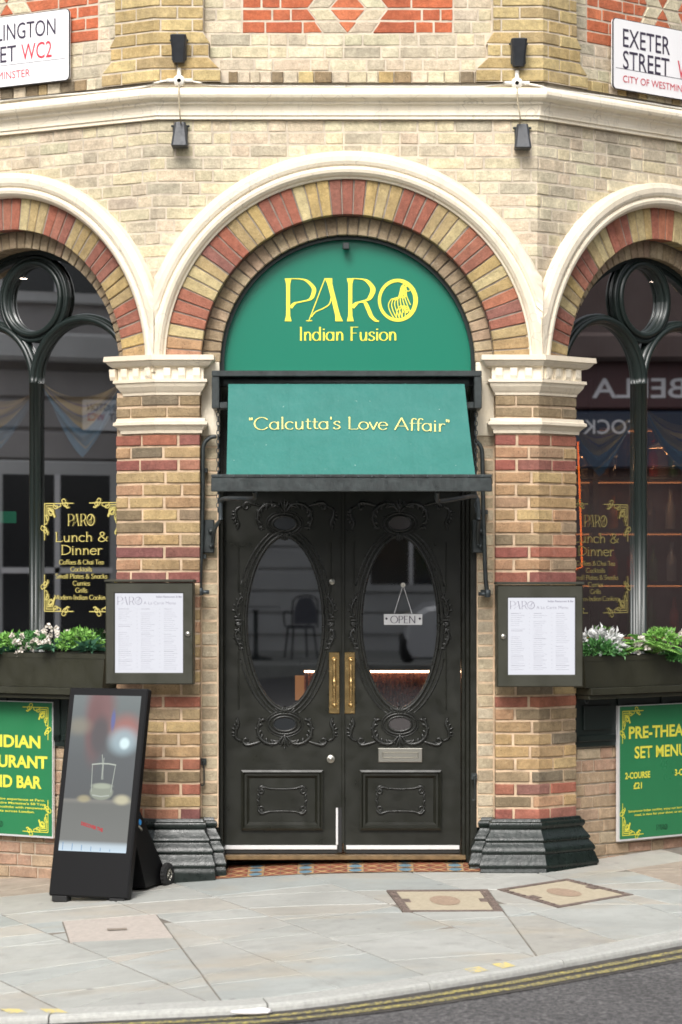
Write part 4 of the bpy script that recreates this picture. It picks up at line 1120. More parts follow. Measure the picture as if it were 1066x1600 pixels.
# ------------------------------------------------------------------ wall lamps and cables
def wall_lamp(px, py0, py1, up_, lab):
    s_ = H if px > 500 else -H
    base = W(s_, 0.075 if up_ else 0.0, 0)
    Yq = base.y - 0.015
    c = P(px, (py0 + py1) / 2, Yq); t = thing('wall_lamp', lab, 'wall lamp', c, (0, 0, 0), 'black wedge lamps above and below the cream band')
    K = (D + Yq) / F; hh_ = (py1 - py0) / 2 * K
    mb = MB(); r = []
    wt, wb = (0.048, 0.036) if up_ else (0.034, 0.05)
    dt, db = (0.115, 0.05) if up_ else (0.05, 0.115)
    for z_, w_, d_ in ((hh_, wt * .92, dt * .95), (hh_ - 0.006, wt, dt), (-hh_ + 0.006, wb, db), (-hh_, wb * .92, db * .95)):
        r.append([Vector((-w_, 0, z_)), Vector((-w_, -d_ + 0.012, z_)), Vector((-w_ + .012, -d_, z_)), Vector((w_ - .012, -d_, z_)), Vector((w_, -d_ + 0.012, z_)), Vector((w_, 0, z_))])
    mb.loft(r, closed=True, caps=True); mb.build('housing', M['lamp'], t)
    mb = MB(); mb.bbox(-0.045, 0.045, 0.0, 0.07, -hh_ + 0.02, hh_ - 0.012, 0.003); mb.build('back_plate', M['steel_black'], t)
    for sx in (-1, 1):
        mb = MB(); mb.ball((sx * 0.049, -0.006, hh_ - 0.02), 0.008, 0.006, 0.008, 8, 5); mb.build('screw', M['steel_black'], t)
wall_lamp(280, 58, 99, True, 'black wedge lamp above the cream band on the left brick pier')
wall_lamp(810, 64, 105, True, 'black wedge lamp above the cream band on the right brick pier')
wall_lamp(282, 192, 232, False, 'charcoal wedge lamp below the cream band left of the door arch')
wall_lamp(816, 195, 235, False, 'charcoal wedge lamp below the cream band right of the door arch')
for nm, cxp, cyp, nodes in (('left', 280, 126, [(0, 158), (60, 151), (130, 146), (215, 137), (250, 128), (266, 126)]), ('right', 808, 130, [(824, 131), (845, 135), (870, 141), (960, 153), (1066, 170)])):
    s_ = -H if nm == 'left' else H
    yv = W(s_, 0.10, 0).y
    t = thing('lamp_cable', 'white cable and round junction box running along the %s end of the cream band' % nm, 'cable', P(cxp, cyp, yv))
    bs = Vector(t.location)
    def onband(px_):
        # y depth on the band top edge at this pixel
        best = None
        for i in range(-440, 441):
            p_ = W(i / 100, 0.09, ZB1 + 0.02); u_ = 533 + (p_.x - CX) * F / (D + p_.y)
            if best is None or abs(u_ - px_) < best[0]: best = (abs(u_ - px_), p_.y)
        return best[1] - 0.01
    mb = MB(); mb.tube([p - bs for p in spline([P(a, b, onband(a)) for a, b in nodes], 6)], 0.0075, 7); mb.build('cable', M['white_pl'], t)
    ft = [(295, 126), (310, 129), (335, 133.5), (420, 134.5), (540, 135)] if nm == 'left' else [(792, 130), (770, 133), (745, 135.5), (660, 135), (540, 135)]
    mb = MB(); mb.tube([p - bs for p in spline([P(a, b, -0.09 if abs(a - 543) < 300 else yv) for a, b in ft], 6)], 0.006, 7); mb.build('cable', M['white_pl'], t)
    mb = MB(); mb.lathe((0, 0.03, 0), (0, -1, 0), [(0.036, 0), (0.036, 0.03), (0.03, 0.04), (0.012, 0.042)], 16)
    for v in ((1, 0, 0), (-1, 0, 0), (0, 0, 1)):
        v = Vector(v); mb.tube([v * 0.03, v * 0.075], 0.013, 8)
    mb.build('junction_box', M['white_pl'], t)
    mb = MB(); e = P(282 if nm == 'left' else 813, 192, yv - 0.02) - bs
    mb.tube(spline([(0, 0, 0), (0.0, -0.02, -0.05), (0.002, -0.045, -0.12), (e.x, -0.03, e.z * .9), (e.x, 0.08, e.z)], 5), 0.004, 6); mb.build('drop_cable', M['jamb'], t)

# ------------------------------------------------------------------ street name plates
def wall_frame(sg, s0, z0, o):     # u to the viewer's right
    org = W(s0, o, z0)
    u = Vector((dR.x, dR.y, 0)) if sg > 0 else Vector((-dL.x, -dL.y, 0))
    return org, u
def solve_s(px, sg, o):
    best = None
    for i in range(0, 600):
        s_ = sg * (H + 0.01 + i * 0.005); p_ = W(s_, o, 0); u_ = 533 + (p_.x - CX) * F / (D + p_.y)
        if best is None or abs(u_ - px) < best[0]: best = (abs(u_ - px), s_, p_)
    s_, p_ = best[1], best[2]
    return s_, (lambda py: CZ + (HY - py) * (D + p_.y) / F)
def plate_box(mb, pfn, w_, h_, th, r=0.02):
    pts = []
    for cx_, cy_, a0 in ((w_ - r, h_ - r, 0), (r, h_ - r, 90), (r, r, 180), (w_ - r, r, 270)):
        for i in range(5):
            a = radians(a0 + 90 * i / 4); pts.append((cx_ + r * cos(a), cy_ + r * sin(a)))
    mb.loft([[pfn(x, y, -th) for x, y in pts], [pfn(x, y, 0) for x, y in pts]], closed=True, caps=True)
def street_plate(sg, pxe, pyt, pyb, wid, l1, l2a, l2b, l3, lab, right_end):
    s_, zf = solve_s(pxe, sg, 0.05)
    zt1, zb1 = zf(pyt), zf(pyb)
    org, u = wall_frame(sg, s_, zb1, 0.05)
    if right_end: org = org - u * wid
    t = thing('street_sign', lab, 'street sign', org)
    pfn = plane_frame((0, 0, 0), u, (0, 0, 1)); h_ = zt1 - zb1
    mb = MB(); plate_box(mb, pfn, wid, h_, 0.02, 0.025); mb.build('plate', M['white'], t)
    mb = MB(); n_ = u.cross(Vector((0, 0, 1)))
    rim = []
    r = 0.025
    for cx_, cy_, a0 in ((wid - r, h_ - r, 0), (r, h_ - r, 90), (r, r, 180), (wid - r, r, 270)):
        for i in range(5):
            a = radians(a0 + 90 * i / 4); rim.append(pfn(cx_ + r * cos(a), cy_ + r * sin(a), -0.006))
    rim += rim[:2]; mb.tube(rim, 0.006, 6, False); mb.build('rim', M['lamp'], t)
    return t, pfn, h_, wid
t, pfn, h_, wd_ = street_plate(1, 959, 28, 137, 0.95, '', '', '', '', 'white EXETER STREET name plate on the right hand wall', False)
tb = 0.003
plain_text('EXETER', pfn, 0.085, h_ - 0.165, 0.118, 0.45, M['ink'], 'lettering', t, bold=tb); plain_text('STREET', pfn, 0.085, h_ - 0.30, 0.118, 0.445, M['ink'], 'lettering', t, bold=tb)
plain_text('WC2', pfn, 0.61, h_ - 0.30, 0.118, 0.27, M['redink'], 'lettering', t, bold=tb); plain_text('CITY OF WESTMINSTER', pfn, 0.085, 0.045, 0.045, 0.72, M['redink'], 'lettering', t)
mb = MB(); mb.add([pfn(0.02, 0.125, 0.001), pfn(0.93, 0.125, 0.001), pfn(0.93, 0.128, 0.001), pfn(0.02, 0.128, 0.001)], [(0, 1, 2, 3)]); mb.build('rule_line', M['ink'], t)
t, pfn, h_, wd_ = street_plate(-1, 108, 14, 124, 1.05, '', '', '', '', 'white WELLINGTON STREET name plate on the left hand wall', True)
plain_text('WELLINGTON', pfn, 1.05 - 0.10, h_ - 0.145, 0.105, 0.69, M['ink'], 'lettering', t, 'RIGHT', tb); plain_text('STREET', pfn, 0.64, h_ - 0.28, 0.105, 0.40, M['ink'], 'lettering', t, 'RIGHT', tb)
plain_text('WC2', pfn, 1.05 - 0.13, h_ - 0.28, 0.105, 0.24, M['redink'], 'lettering', t, 'RIGHT', tb); plain_text('CITY OF WESTMINSTER', pfn, 1.05 - 0.30, 0.045, 0.05, 0.70, M['redink'], 'lettering', t, 'RIGHT')
mb = MB(); mb.add([pfn(0.02, 0.13, 0.001), pfn(1.03, 0.13, 0.001), pfn(1.03, 0.133, 0.001), pfn(0.02, 0.133, 0.001)], [(0, 1, 2, 3)]); mb.build('rule_line', M['ink'], t)

# ------------------------------------------------------------------ menu cases
def menu_case(px0, px1, py0, py1, scr, knob, sg, lab):
    ang = -AL / 2 if sg < 0 else AR / 2
    Yc = -0.17
    c = P((px0 + px1) / 2, (py0 + py1) / 2, Yc); K = (D + Yc) / F
    t = thing('menu_case', lab, 'menu case', c, (0, 0, ang * 0.12))
    ca = cos(ang * 0.12)
    w_, h_ = (px1 - px0) / 2 * K / ca, (py1 - py0) / 2 * K
    sx0, sx1, sz0, sz1 = [(scr[0] - (px0 + px1) / 2) * K / ca, (scr[1] - (px0 + px1) / 2) * K / ca, -(scr[3] - (py0 + py1) / 2) * K, -(scr[2] - (py0 + py1) / 2) * K]
    mb = MB(); q = 0.012
    rings = [[Vector((x, y, z)) for x, z in ((-a_, -b_), (a_, -b_), (a_, b_), (-a_, b_))] for a_, b_, y in ((w_ - .004, h_ - .004, 0.10), (w_, h_, 0.095), (w_, h_, -0.035), (w_ - .006, h_ - .006, -0.042))]
    op = [[Vector((x, y, z)) for x, z in ((sx0 - e, sz0 - e), (sx1 + e, sz0 - e), (sx1 + e, sz1 + e), (sx0 - e, sz1 + e))] for e, y in ((0.006, -0.042), (0.0, -0.036), (0.0, -0.016))]
    mb.loft(rings + op, closed=True); mb.build('case', M['olive'], t)
    mb = MB(); mb.bbox(-w_ - 0.008, w_ + 0.008, -0.055, 0.10, h_ + 0.002, h_ + 0.018, 0.004); mb.build('top_rail', M['olive'], t)
    mb = MB(); mb.add([Vector((sx0, -0.018, sz0)), Vector((sx1, -0.018, sz0)), Vector((sx1, -0.018, sz1)), Vector((sx0, -0.018, sz1))], [(0, 1, 2, 3)]); mb.build('menu_sheet', M['paper'], t)
    pf_ = plane_frame((sx0, -0.0185, sz0), (1, 0, 0), (0, 0, 1)); W_, H_ = sx1 - sx0, sz1 - sz0
    mb = MB(); wordmark(mb, pf_, 0.012, H_ - 0.068, 0.048, True); mb.build('lettering', M['lightgrey_ink'], t)
    plain_text('A La Carte Menu', pf_, 0.17, H_ - 0.066, 0.018, 0.19, M['lightgrey_ink'], 'lettering', t, lift=0.0)
    plain_text('Indian Restaurant & Bar', pf_, W_ - 0.006, H_ - 0.026, 0.012, 0.155, M['paperink'], 'lettering', t, 'RIGHT', 0.01, lift=0.0)
    mb = MB(); random.seed(11)
    for col_ in range(3):
        x = 0.018 + col_ * W_ * 0.335; z = H_ - 0.095; k_ = 0
        while z > 0.02:
            hd = (k_ in (0, 9 + col_ * 4, 22, 27))
            l_ = random.uniform(0.45, 0.8) * W_ * 0.26
            if random.random() > 0.06: mb.add([pf_(x, z), pf_(x + l_, z), pf_(x + l_, z + (0.0035 if hd else 0.002)), pf_(x, z + (0.0035 if hd else 0.002))], [(0, 1, 2, 3)])
            if k_ % 2 == 0: mb.add([pf_(x + W_ * .27, z), pf_(x + W_ * .285, z), pf_(x + W_ * .285, z + 0.002), pf_(x + W_ * .27, z + 0.002)], [(0, 1, 2, 3)])
            z -= 0.0115; k_ += 1
    mb.build('menu_print', simple('pale_menu_print', (.5, .5, .56), .6), t)
    mb = MB(); mb.add([Vector((sx0 - .002, -0.034, sz0 - .002)), Vector((sx1 + .002, -0.034, sz0 - .002)), Vector((sx1 + .002, -0.034, sz1 + .002)), Vector((sx0 - .002, -0.034, sz1 + .002))], [(0, 1, 2, 3)]); mb.build('pane', M['glass_case'], t)
    mb = MB(); kx = (knob - (px0 + px1) / 2) * K / ca; mb.lathe((kx, -0.041, -h_ + 0.30), (0, -1, 0), [(0.017, 0), (0.017, 0.006), (0.012, 0.012), (0.003, 0.013)], 14); mb.build('lock', M['chrome'], t)
menu_case(166, 303, 910, 1069, (180.5, 287, 927, 1051), 295, -1, 'olive black lit menu case on the left pier, lock on its right edge')
menu_case(776, 910, 914, 1073, (793, 898, 934, 1054), 785, 1, 'olive black lit menu case on the right pier, lock on its left edge')

# ------------------------------------------------------------------ posters under the windows
def poster(sg, pxe, pyt, pyb, wid, right_end, lab):
    s_, zf = solve_s(pxe, sg, -0.02)
    zt1, zb1 = zf(pyt), zf(pyb); org, u = wall_frame(sg, s_, zb1, -0.015)
    if right_end: org = org - u * wid
    t = thing('poster_board', lab, 'poster', org); pfn = plane_frame((0, 0, 0), u, (0, 0, 1)); h_ = zt1 - zb1
    mb = MB(); mb.loft([[pfn(x, y, l) for x, y in ((0, 0), (wid, 0), (wid, h_), (0, h_))] for l in (-0.02, 0)], closed=True, caps=True); mb.build('board', M['alu'], t)
    e = 0.012
    mb = MB(); mb.add([pfn(e, e, .001), pfn(wid - e * .4, e, .001), pfn(wid - e * .4, h_ - e * .4, .001), pfn(e, h_ - e * .4, .001)], [(0, 1, 2, 3)]); mb.build('print', M['poster_green'], t)
    for du, dv in ((1, 1), (-1, 1), (1, -1), (-1, -1)):
        mb = MB()
        ornament(mb, lambda a, b, l=0: pfn(a, b, l + .003), 0.035 if du > 0 else wid - 0.035, 0.035 if dv > 0 else h_ - 0.035, du, dv, 0.20, 0.005)
        mb.build('ornament', M['poster_yellow'], t)
    return t, pfn, h_
t, pfn, h_ = poster(1, 965, 1103, 1315, 0.92, False, 'green PRE-THEATRE SET MENU poster board under the right window')
Y_ = M['poster_yellow']
PT = lambda tx, u0, v0, hh_, ww, al='CENTER', bo=0.02: plain_text(tx, pfn, u0, v0, hh_, ww, Y_, 'lettering', t, al, bo, 0.003)
PT('PRE-THEATRE', 0.46, h_ - 0.205, 0.075, 0.73, bo=0.03); PT('SET MENU', 0.40, h_ - 0.33, 0.075, 0.50, bo=0.022)
PT('2-COURSE', 0.18, h_ - 0.455, 0.040, 0.24, bo=0.03); PT('£21', 0.18, h_ - 0.52, 0.040, 0.08, bo=0.03); PT('3-COURSE', 0.66, h_ - 0.455, 0.040, 0.24, bo=0.03); PT('£25', 0.66, h_ - 0.52, 0.040, 0.08, bo=0.03)
PT('Sumptuous Indian cooking, enjoy our incredible pre-theatre', 0.46, 0.175, 0.014, 0.74); PT('meal, in time for your show, or an evening out', 0.46, 0.15, 0.014, 0.62)
mb = MB(); wordmark(mb, lambda a, b, l=0: pfn(a, b, l + .003), 0.36, 0.05, 0.035, True); mb.build('lettering', M['frame'], t)
t, pfn, h_ = poster(-1, 84, 1097, 1310, 0.92, True, 'green INDIAN RESTAURANT AND BAR poster board under the left window')
PT('INDIAN', 0.615, h_ - 0.285, 0.075, 0.42, bo=0.035); PT('RESTAURANT', 0.52, h_ - 0.41, 0.075, 0.72, bo=0.035); PT('AND BAR', 0.60, h_ - 0.535, 0.075, 0.47, bo=0.035)
PT('An unrivalled dining experience at Paro.', 0.86, 0.225, 0.014, 0.62, 'RIGHT'); PT('One of Esquire Magazine\'s 50 Top', 0.86, 0.2, 0.014, 0.54, 'RIGHT'); PT('sharing the spotlight with renowned', 0.86, 0.175, 0.014, 0.56, 'RIGHT'); PT('restaurants across London.', 0.78, 0.15, 0.014, 0.42, 'RIGHT')
mb = MB(); wordmark(mb, lambda a, b, l=0: pfn(a, b, l + .003), 0.42, 0.055, 0.035, True); mb.build('lettering', M['frame'], t)

# ------------------------------------------------------------------ gold lettering on the window glass
def window_decal(sg, pxl, pxr, pyt, pyb, OW, mat, lab):
    o_ = OW + 0.004
    s0, zf = solve_s(pxl if sg < 0 else pxr, sg, o_)
    s1, zf1 = solve_s(pxr if sg < 0 else pxl, sg, o_)
    s0, s1 = (s0, s1) if sg < 0 else (s1, s0)
    org = W(s0, o_, zf(pyb)); u = Vector((-dL.x, -dL.y, 0)) if sg < 0 else Vector((dR.x, dR.y, 0))
    wid = abs(s1 - s0); h_ = zf(pyt) - zf(pyb)
    t = thing('window_lettering', lab, 'lettering', org); pfn = plane_frame((0, 0, 0), u, (0, 0, 1))
    for du, dv in ((1, 1), (-1, 1), (1, -1), (-1, -1)):
        mb = MB()
        ornament(mb, pfn, 0.0 if du > 0 else wid, 0.0 if dv > 0 else h_, du, dv, h_ * 0.34, 0.006)
        mb.build('ornament', mat, t)
    mb = MB(); hw = h_ * 0.11; wordmark(mb, lambda a, b, l=0: pfn(wid * .5 + (a - 1.55 * hw) * 0.92, b, l), 0, h_ * 0.79, hw, True); mb.build('lettering', mat, t)
    for tx, v0, hh_, ww, th in (('Lunch &', .645, .088, .72, .12), ('Dinner', .525, .088, .56, .12), ('Coffees & Chai Tea', .435, .042, .60, .15), ('Cocktails', .37, .042, .29, .15), ('Small Plates & Snacks', .305, .042, .70, .15), ('Curries', .24, .042, .23, .15), ('Grills', .175, .042, .16, .15), ('Modern-Indian Cooking', .11, .042, .73, .15)):
        mb = MB(); nib_text(mb, tx, pfn, wid / 2, h_ * v0, h_ * hh_, wid * ww, thick=th, thin=.075, center=True); mb.build('lettering', mat, t)
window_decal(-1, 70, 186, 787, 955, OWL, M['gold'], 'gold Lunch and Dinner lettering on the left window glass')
window_decal(1, 880, 981, 789, 957, OWR, M['gold_painted_dim'], 'dim gold Lunch and Dinner lettering on the right window glass')

# ------------------------------------------------------------------ window boxes
leafm = []
def leaf_mat(name, c0, c1, rough=0.5):
    m, t_, b, o = newmat(name)
    gi = t_.nodes.new('ShaderNodeNewGeometry')
    c = ramp(t_, gi.outputs['Random Per Island'], [(0.0, c0), (1.0, c1)])
    t_.links.new(c, b.inputs['Base Color']); b.inputs['Roughness'].default_value = rough
    b.inputs['Subsurface Weight'].default_value = 0.0
    return m
M['leaf_bright'] = leaf_mat('bright_green_leaves', (0.08, 0.23, 0.03), (0.24, 0.46, 0.10))
M['leaf_mid'] = leaf_mat('mid_green_leaves', (0.03, 0.12, 0.03), (0.09, 0.25, 0.06))
M['leaf_dark'] = leaf_mat('blue_green_leaves', (0.02, 0.09, 0.05), (0.07, 0.17, 0.10))
M['leaf_grey'] = leaf_mat('silver_grey_leaves', (0.48, 0.49, 0.48), (0.72, 0.72, 0.70))
M['petal'] = leaf_mat('white_petals', (0.62, 0.56, 0.48), (0.82, 0.78, 0.72))
def leaf(mb, p, d, n, L, Wd, bend=0.3):
    d = d.normalized(); s_ = d.cross(n)
    if s_.length < 1e-3: s_ = d.orthogonal()
    s_.normalize(); n = s_.cross(d).normalized()
    m_ = p + d * L * .5; e = p + d * L - n * L * bend
    mb.add([p, m_ + s_ * Wd / 2 + n * L * .05, e, m_ - s_ * Wd / 2 + n * L * .05], [(0, 1, 2), (0, 2, 3)])
rv = lambda a=1.0: Vector((random.gauss(0, a), random.gauss(0, a), random.gauss(0, a)))
def plant(kind, base, size, lab, group, seed):
    random.seed(seed); mb = MB()
    if kind in ('bush', 'bright', 'grey'):
        for i in range(420 if kind != 'grey' else 260):
            a = rv().normalized(); a.z = abs(a.z) * 0.9 - 0.1
            r = size * random.uniform(0.55, 1.0); p = Vector((a.x * r * 1.15, a.y * r * .8, a.z * r))
            leaf(mb, p, (a + rv(.5)), rv(), random.uniform(.022, .038) * (1.4 if kind == 'grey' else 1), random.uniform(.012, .02) * (1.5 if kind == 'grey' else 1))
        o = mb.build('leafy_plant', {'bush': M['leaf_mid'], 'bright': M['leaf_bright'], 'grey': M['leaf_grey']}[kind])
        cat = 'plant'
    elif kind == 'broad':
        for i in range(34):
            a = rv().normalized(); a.z = abs(a.z) * .6
            leaf(mb, Vector((random.uniform(-size, size), random.uniform(-.03, .03), 0)), a + Vector((0, -.5, .2)), Vector((0, 0, 1)), random.uniform(.07, .12), random.uniform(.03, .05), .35)
        o = mb.build('leafy_plant', M['leaf_dark']); cat = 'plant'
    elif kind == 'fern':
        for f in range(13):
            az = random.uniform(-pi, pi); d = Vector((cos(az), sin(az) * .7 - 0.2, random.uniform(.5, 1.3))).normalized()
            L = size * random.uniform(.8, 1.2); prev = Vector((0, 0, 0)); n = 16
            for i in range(1, n + 1):
                u_ = i / n; p = d * L * u_ + Vector((0, 0, -L * .55 * u_ * u_)); t_ = (p - prev).normalized()
                sd = t_.cross(Vector((0, 0, 1))).normalized(); w_ = .05 * sin(pi * min(1, .15 + u_ * .85)) + .008
                for q in (-1, 1): leaf(mb, p, sd * q + t_ * .5, Vector((0, 0, 1)), w_ * 1.15, .016, .15)
                prev = p
        o = mb.build('fern', M['leaf_bright' if seed % 2 else 'leaf_mid']); cat = 'fern'
    else:
        for i in range(16):
            c = Vector((random.gauss(0, size * .5), random.gauss(0, size * .3), random.gauss(size * .4, size * .33)))
            for q in range(16):
                a = rv().normalized(); leaf(mb, c + a * .004, a, rv(), random.uniform(.012, .021), .017, .5)
        o = mb.build('white_flowers', M['petal']); cat = 'flowers'
    o.location = base; tag(o, lab, cat, group); return o
def planter(sg, pe, py_top, py_bot, lab):
    o_f = 0.125
    s_e, zf = solve_s(pe, sg, o_f)
    top = zf(py_top); bot = SILL + 0.036
    u = Vector((-dL.x, -dL.y, 0)) if sg < 0 else Vector((dR.x, dR.y, 0))
    s_a, s_b = (abs(s_e), abs(s_e) + 1.15)
    t = thing('window_box', lab, 'planter', W(sg * (s_a + s_b) / 2, 0.03, bot))
    L0 = Vector(t.location)
    def ring(dz_, e, ins=0.0):
        return [W(sg * q, o_, dz_) - L0 for q, o_ in ((s_a - e + ins, o_f + e * .3 - ins), (s_b + e - ins, o_f + e * .3 - ins), (s_b + e - ins, -0.10 + ins), (s_a - e + ins, -0.10 + ins))]
    mb = MB(); mb.loft([ring(bot, -0.02), ring(top - 0.03, 0.0), ring(top - 0.03, 0.008), ring(top, 0.008), ring(top, 0.008, 0.018), ring(top - 0.04, 0.0, 0.018)], closed=True); mb.build('trough', M['olive'], t)
    mb = MB(); mb.add(ring(top - 0.035, 0.0, 0.015), [(0, 1, 2, 3)]); mb.build('soil', simple('potting_soil', (0.02, 0.015, 0.01), 1.0), t)
    return top
topL = planter(-1, 163, 1022, 1068, 'olive black window box with white flowers on the left sill')
topR = planter(1, 913, 1026, 1070, 'olive black window box with ferns on the right sill')
def at_px(sg, px, o_, top):
    s_, _ = solve_s(px, sg, o_); return W(s_, o_, top - 0.02)
gl, gr = 'plants in the left window box', 'plants in the right window box'
for kd, px_, o_, sz, dz_, lb, sd in (('bright', 18, 0.05, .085, .03, 'bright green leafy clump at the left picture edge in the left window box', 1), ('flower', 33, 0.11, .065, 0.03, 'white flower head between two green clumps, left window box', 2), ('bush', 48, 0.03, .09, .03, 'green leafy clump in the middle of the left window box', 3),
        ('flower', 75, 0.12, .085, .045, 'large white flower head in the left window box', 4), ('broad', 98, 0.08, .07, .02, 'dark broad leaves beside the large white flowers, left window box', 5), ('bright', 125, 0.05, .10, .04, 'rounded bright green clump at the right end of the left window box', 6), ('broad', 140, .07, .04, 0.02, 'blue green leaves at the right end of the left window box', 7), ('broad', 10, .09, .06, 0.0, 'dark broad leaves drooping at the left picture edge, left window box', 17)):
    plant(kd, at_px(-1, px_, o_, topL) + Vector((0, 0, dz_ * 1.3 + .015)), sz * 1.25, lb, gl, sd)
for kd, px_, o_, sz, dz_, lb, sd in (('grey', 938, 0.0, .11, .04, 'silver grey lacy plant at the left end of the right window box', 8), ('bush', 935, 0.08, .075, .02, 'green bushy clump in front of the silver plant, right window box', 9), ('bush', 955, 0.07, .05, .01, 'small green clump beside the bushy clump, right window box', 19), ('fern', 985, 0.04, .24, 0.01, 'spreading fern in the middle of the right window box', 11), ('flower', 998, 0.1, .045, .03, 'small white flower beside the fern, right window box', 12),
        ('fern', 1015, 0.08, .24, 0.0, 'bright fern drooping over the front of the right window box', 13), ('bright', 1035, 0.05, .085, .06, 'bright green clump behind the drooping fern, right window box', 14), ('flower', 1055, 0.1, .075, .05, 'large white flower head at the right picture edge', 15), ('bush', 1052, 0.13, .05, -.02, 'green leaves spilling under the large white flowers at the right edge', 16)):
    plant(kd, at_px(1, px_, o_, topR) + Vector((0, 0, dz_ * 1.3 + .015)), sz * (1.3 if kd != 'fern' else 1.25), lb, gr, sd)
# hooks under the sills
for sg, px_, py_, nm in ((1, 918, 1092, 'right'),):
    s_, zf = solve_s(px_, sg, 0.02)
    t = MB(); t.tube(spline([(0, 0, .03), (0, 0, 0), (.004, 0, -.02), (.014, 0, -.028), (.02, 0, -.015)], 5), 0.004, 6)
    o = t.build('cup_hook', M['grey_iron']); o.location = W(s_, 0.0, zf(py_)); tag(o, 'small metal cup hook under the right window sill', 'hook')

# ------------------------------------------------------------------ digital sign board on the pavement
bl, br = G(70, 1409), G(204, 1411)
yaw = radians(-24)
c0 = G(137, 1410)
AB = thing('digital_signboard', 'black portable digital advertising board leaning back on a wheeled stand', 'signboard', c0, (0, 0, yaw))
lean = radians(12)
wA, hA = 0.262, 1.235
LT = lambda v: Vector((v.x, v.y * cos(lean) + v.z * sin(lean), -v.y * sin(lean) + v.z * cos(lean) + 0.03))
mb = MB(); mb.bbox(-wA, wA, 0.0, 0.055, 0, hA, 0.008, LT); mb.build('case', M['plastic'], AB)
def screen_mat():
    m, t_, b, o = newmat('lit_screen_picture')
    tc = t_.nodes.new('ShaderNodeTexCoord')
    sepn = t_.nodes.new('ShaderNodeSeparateXYZ'); t_.links.new(tc.outputs['UV'], sepn.inputs[0])
    def mth(op, a, b_=None, c=None):
        n = t_.nodes.new('ShaderNodeMath'); n.operation = op
        for i, v in enumerate((a, b_, c)):
            if v is None: continue
            if isinstance(v, (int, float)): n.inputs[i].default_value = v
            else: t_.links.new(v, n.inputs[i])
        return n.outputs[0]
    X, Yv = sepn.outputs[0], sepn.outputs[1]
    base = ramp(t_, Yv, [(0.0, (0.5, 0.62, 0.72)), (0.04, (0.42, 0.5, 0.56)), (0.07, (0.12, 0.12, 0.11)), (0.30, (0.10, 0.10, 0.09)), (0.325, (0.16, 0.15, 0.13)), (0.34, (0.045, 0.047, 0.05)), (0.6, (0.055, 0.06, 0.065)), (1.0, (0.12, 0.14, 0.14))])
    def blob(cx, cy, rx, ry, soft, col, amt, cur):
        dx_ = mth('DIVIDE', mth('SUBTRACT', X, cx), rx); dy_ = mth('DIVIDE', mth('SUBTRACT', Yv, cy), ry)
        r = mth('SQRT', mth('ADD', mth('MULTIPLY', dx_, dx_), mth('MULTIPLY', dy_, dy_)))
        f = t_.nodes.new('ShaderNodeMapRange'); f.interpolation_type = 'SMOOTHSTEP'; f.inputs[1].default_value = 1 + soft; f.inputs[2].default_value = 1 - soft; f.inputs[3].default_value = 0; f.inputs[4].default_value = amt
        t_.links.new(r, f.inputs[0]); return mix(t_, f.outputs[0], cur, col)
    c = base
    for a in ((.42, .90, .20, .22, .5, (.16, .05, .05), .9), (.36, .78, .13, .2, .5, (.12, .035, .035), .8), (.45, .74, .14, .12, .4, (.03, .03, .035), .8), (.82, .78, .20, .09, .6, (.32, .10, .08), .9), (.80, .71, .20, .08, .5, (.28, .38, .42), .9), (.82, .695, .07, .035, .4, (.6, .75, .78), 1.0), (.62, .84, .03, .06, .5, (.05, .08, .3), .8), (.12, .80, .16, .05, .7, (.22, .19, .13), .7),
              (.30, .335, .09, .022, .5, (.35, .30, .16), .8), (.86, .335, .11, .03, .5, (.5, .46, .3), .85), (.55, .38, .17, .05, .12, (.22, .24, .18), .95), (.55, .42, .15, .018, .3, (.33, .36, .27), .8)):
        c = blob(*a, c)
    c = mix(t_, 0.3, c, (.17, .18, .18))  # grey mixed over the picture to paint a haze on the screen
    emi = t_.nodes.new('ShaderNodeEmission'); t_.links.new(c, emi.inputs[0]); emi.inputs[1].default_value = 0.95
    b.inputs['Base Color'].default_value = (0.01, 0.01, 0.01, 1); b.inputs['Roughness'].default_value = 0.12
    ad = t_.nodes.new('ShaderNodeAddShader'); t_.links.new(b.outputs[0], ad.inputs[0]); t_.links.new(emi.outputs[0], ad.inputs[1]); t_.links.new(ad.outputs[0], o.inputs[0])
    return m
scm = screen_mat()
sx0, sx1, sz0, sz1 = -wA + 0.038, wA - 0.038, 0.265, hA - 0.045
mb = MB(); mb.add([LT(Vector(p)) for p in ((sx0, -0.002, sz0), (sx1, -0.002, sz0), (sx1, -0.002, sz1), (sx0, -0.002, sz1))], [(0, 1, 2, 3)])
so = mb.build('screen', scm, AB); uvl = so.data.uv_layers.new(name='UVMap')
for i, uv in enumerate(((0, 0), (1, 0), (1, 1), (0, 1))): uvl.data[i].uv = uv
scf = lambda u, v, l=0: LT(Vector((sx0 + u * (sx1 - sx0), -0.0035 - l, sz0 + v * (sz1 - sz0))))
M['scr_white'] = emis('lit_glass_outline', (0.42, 0.45, 0.4), 0.7); M['scr_red'] = emis('lit_red_caption', (0.5, 0.02, 0.03), 0.8); M['scr_blue'] = emis('lit_blue_marks', (0.12, 0.25, 0.45), 0.7)
mb = MB()
for pts in ([(.38, .55), (.40, .38)], [(.72, .55), (.69, .38)], [(.37, .555), (.5, .562), (.62, .562), (.73, .555)], [(.51, .62), (.53, .55), (.535, .46)], [(.54, .6), (.545, .5), (.555, .46)], [(.42, .36), (.55, .352), (.67, .36)]):
    ribbon(mb, pts, scf, .012, .012, 1, 1, 0, .009)
mb.build('screen_drink', M['scr_white'], AB)
plain_text('DISCOVER THE', lambda u, v, l=0: scf(.30 + u, .168 - u * .12 + v, 0), 0, 0, .022, .33, M['scr_red'], 'screen_caption', AB, bold=.03)
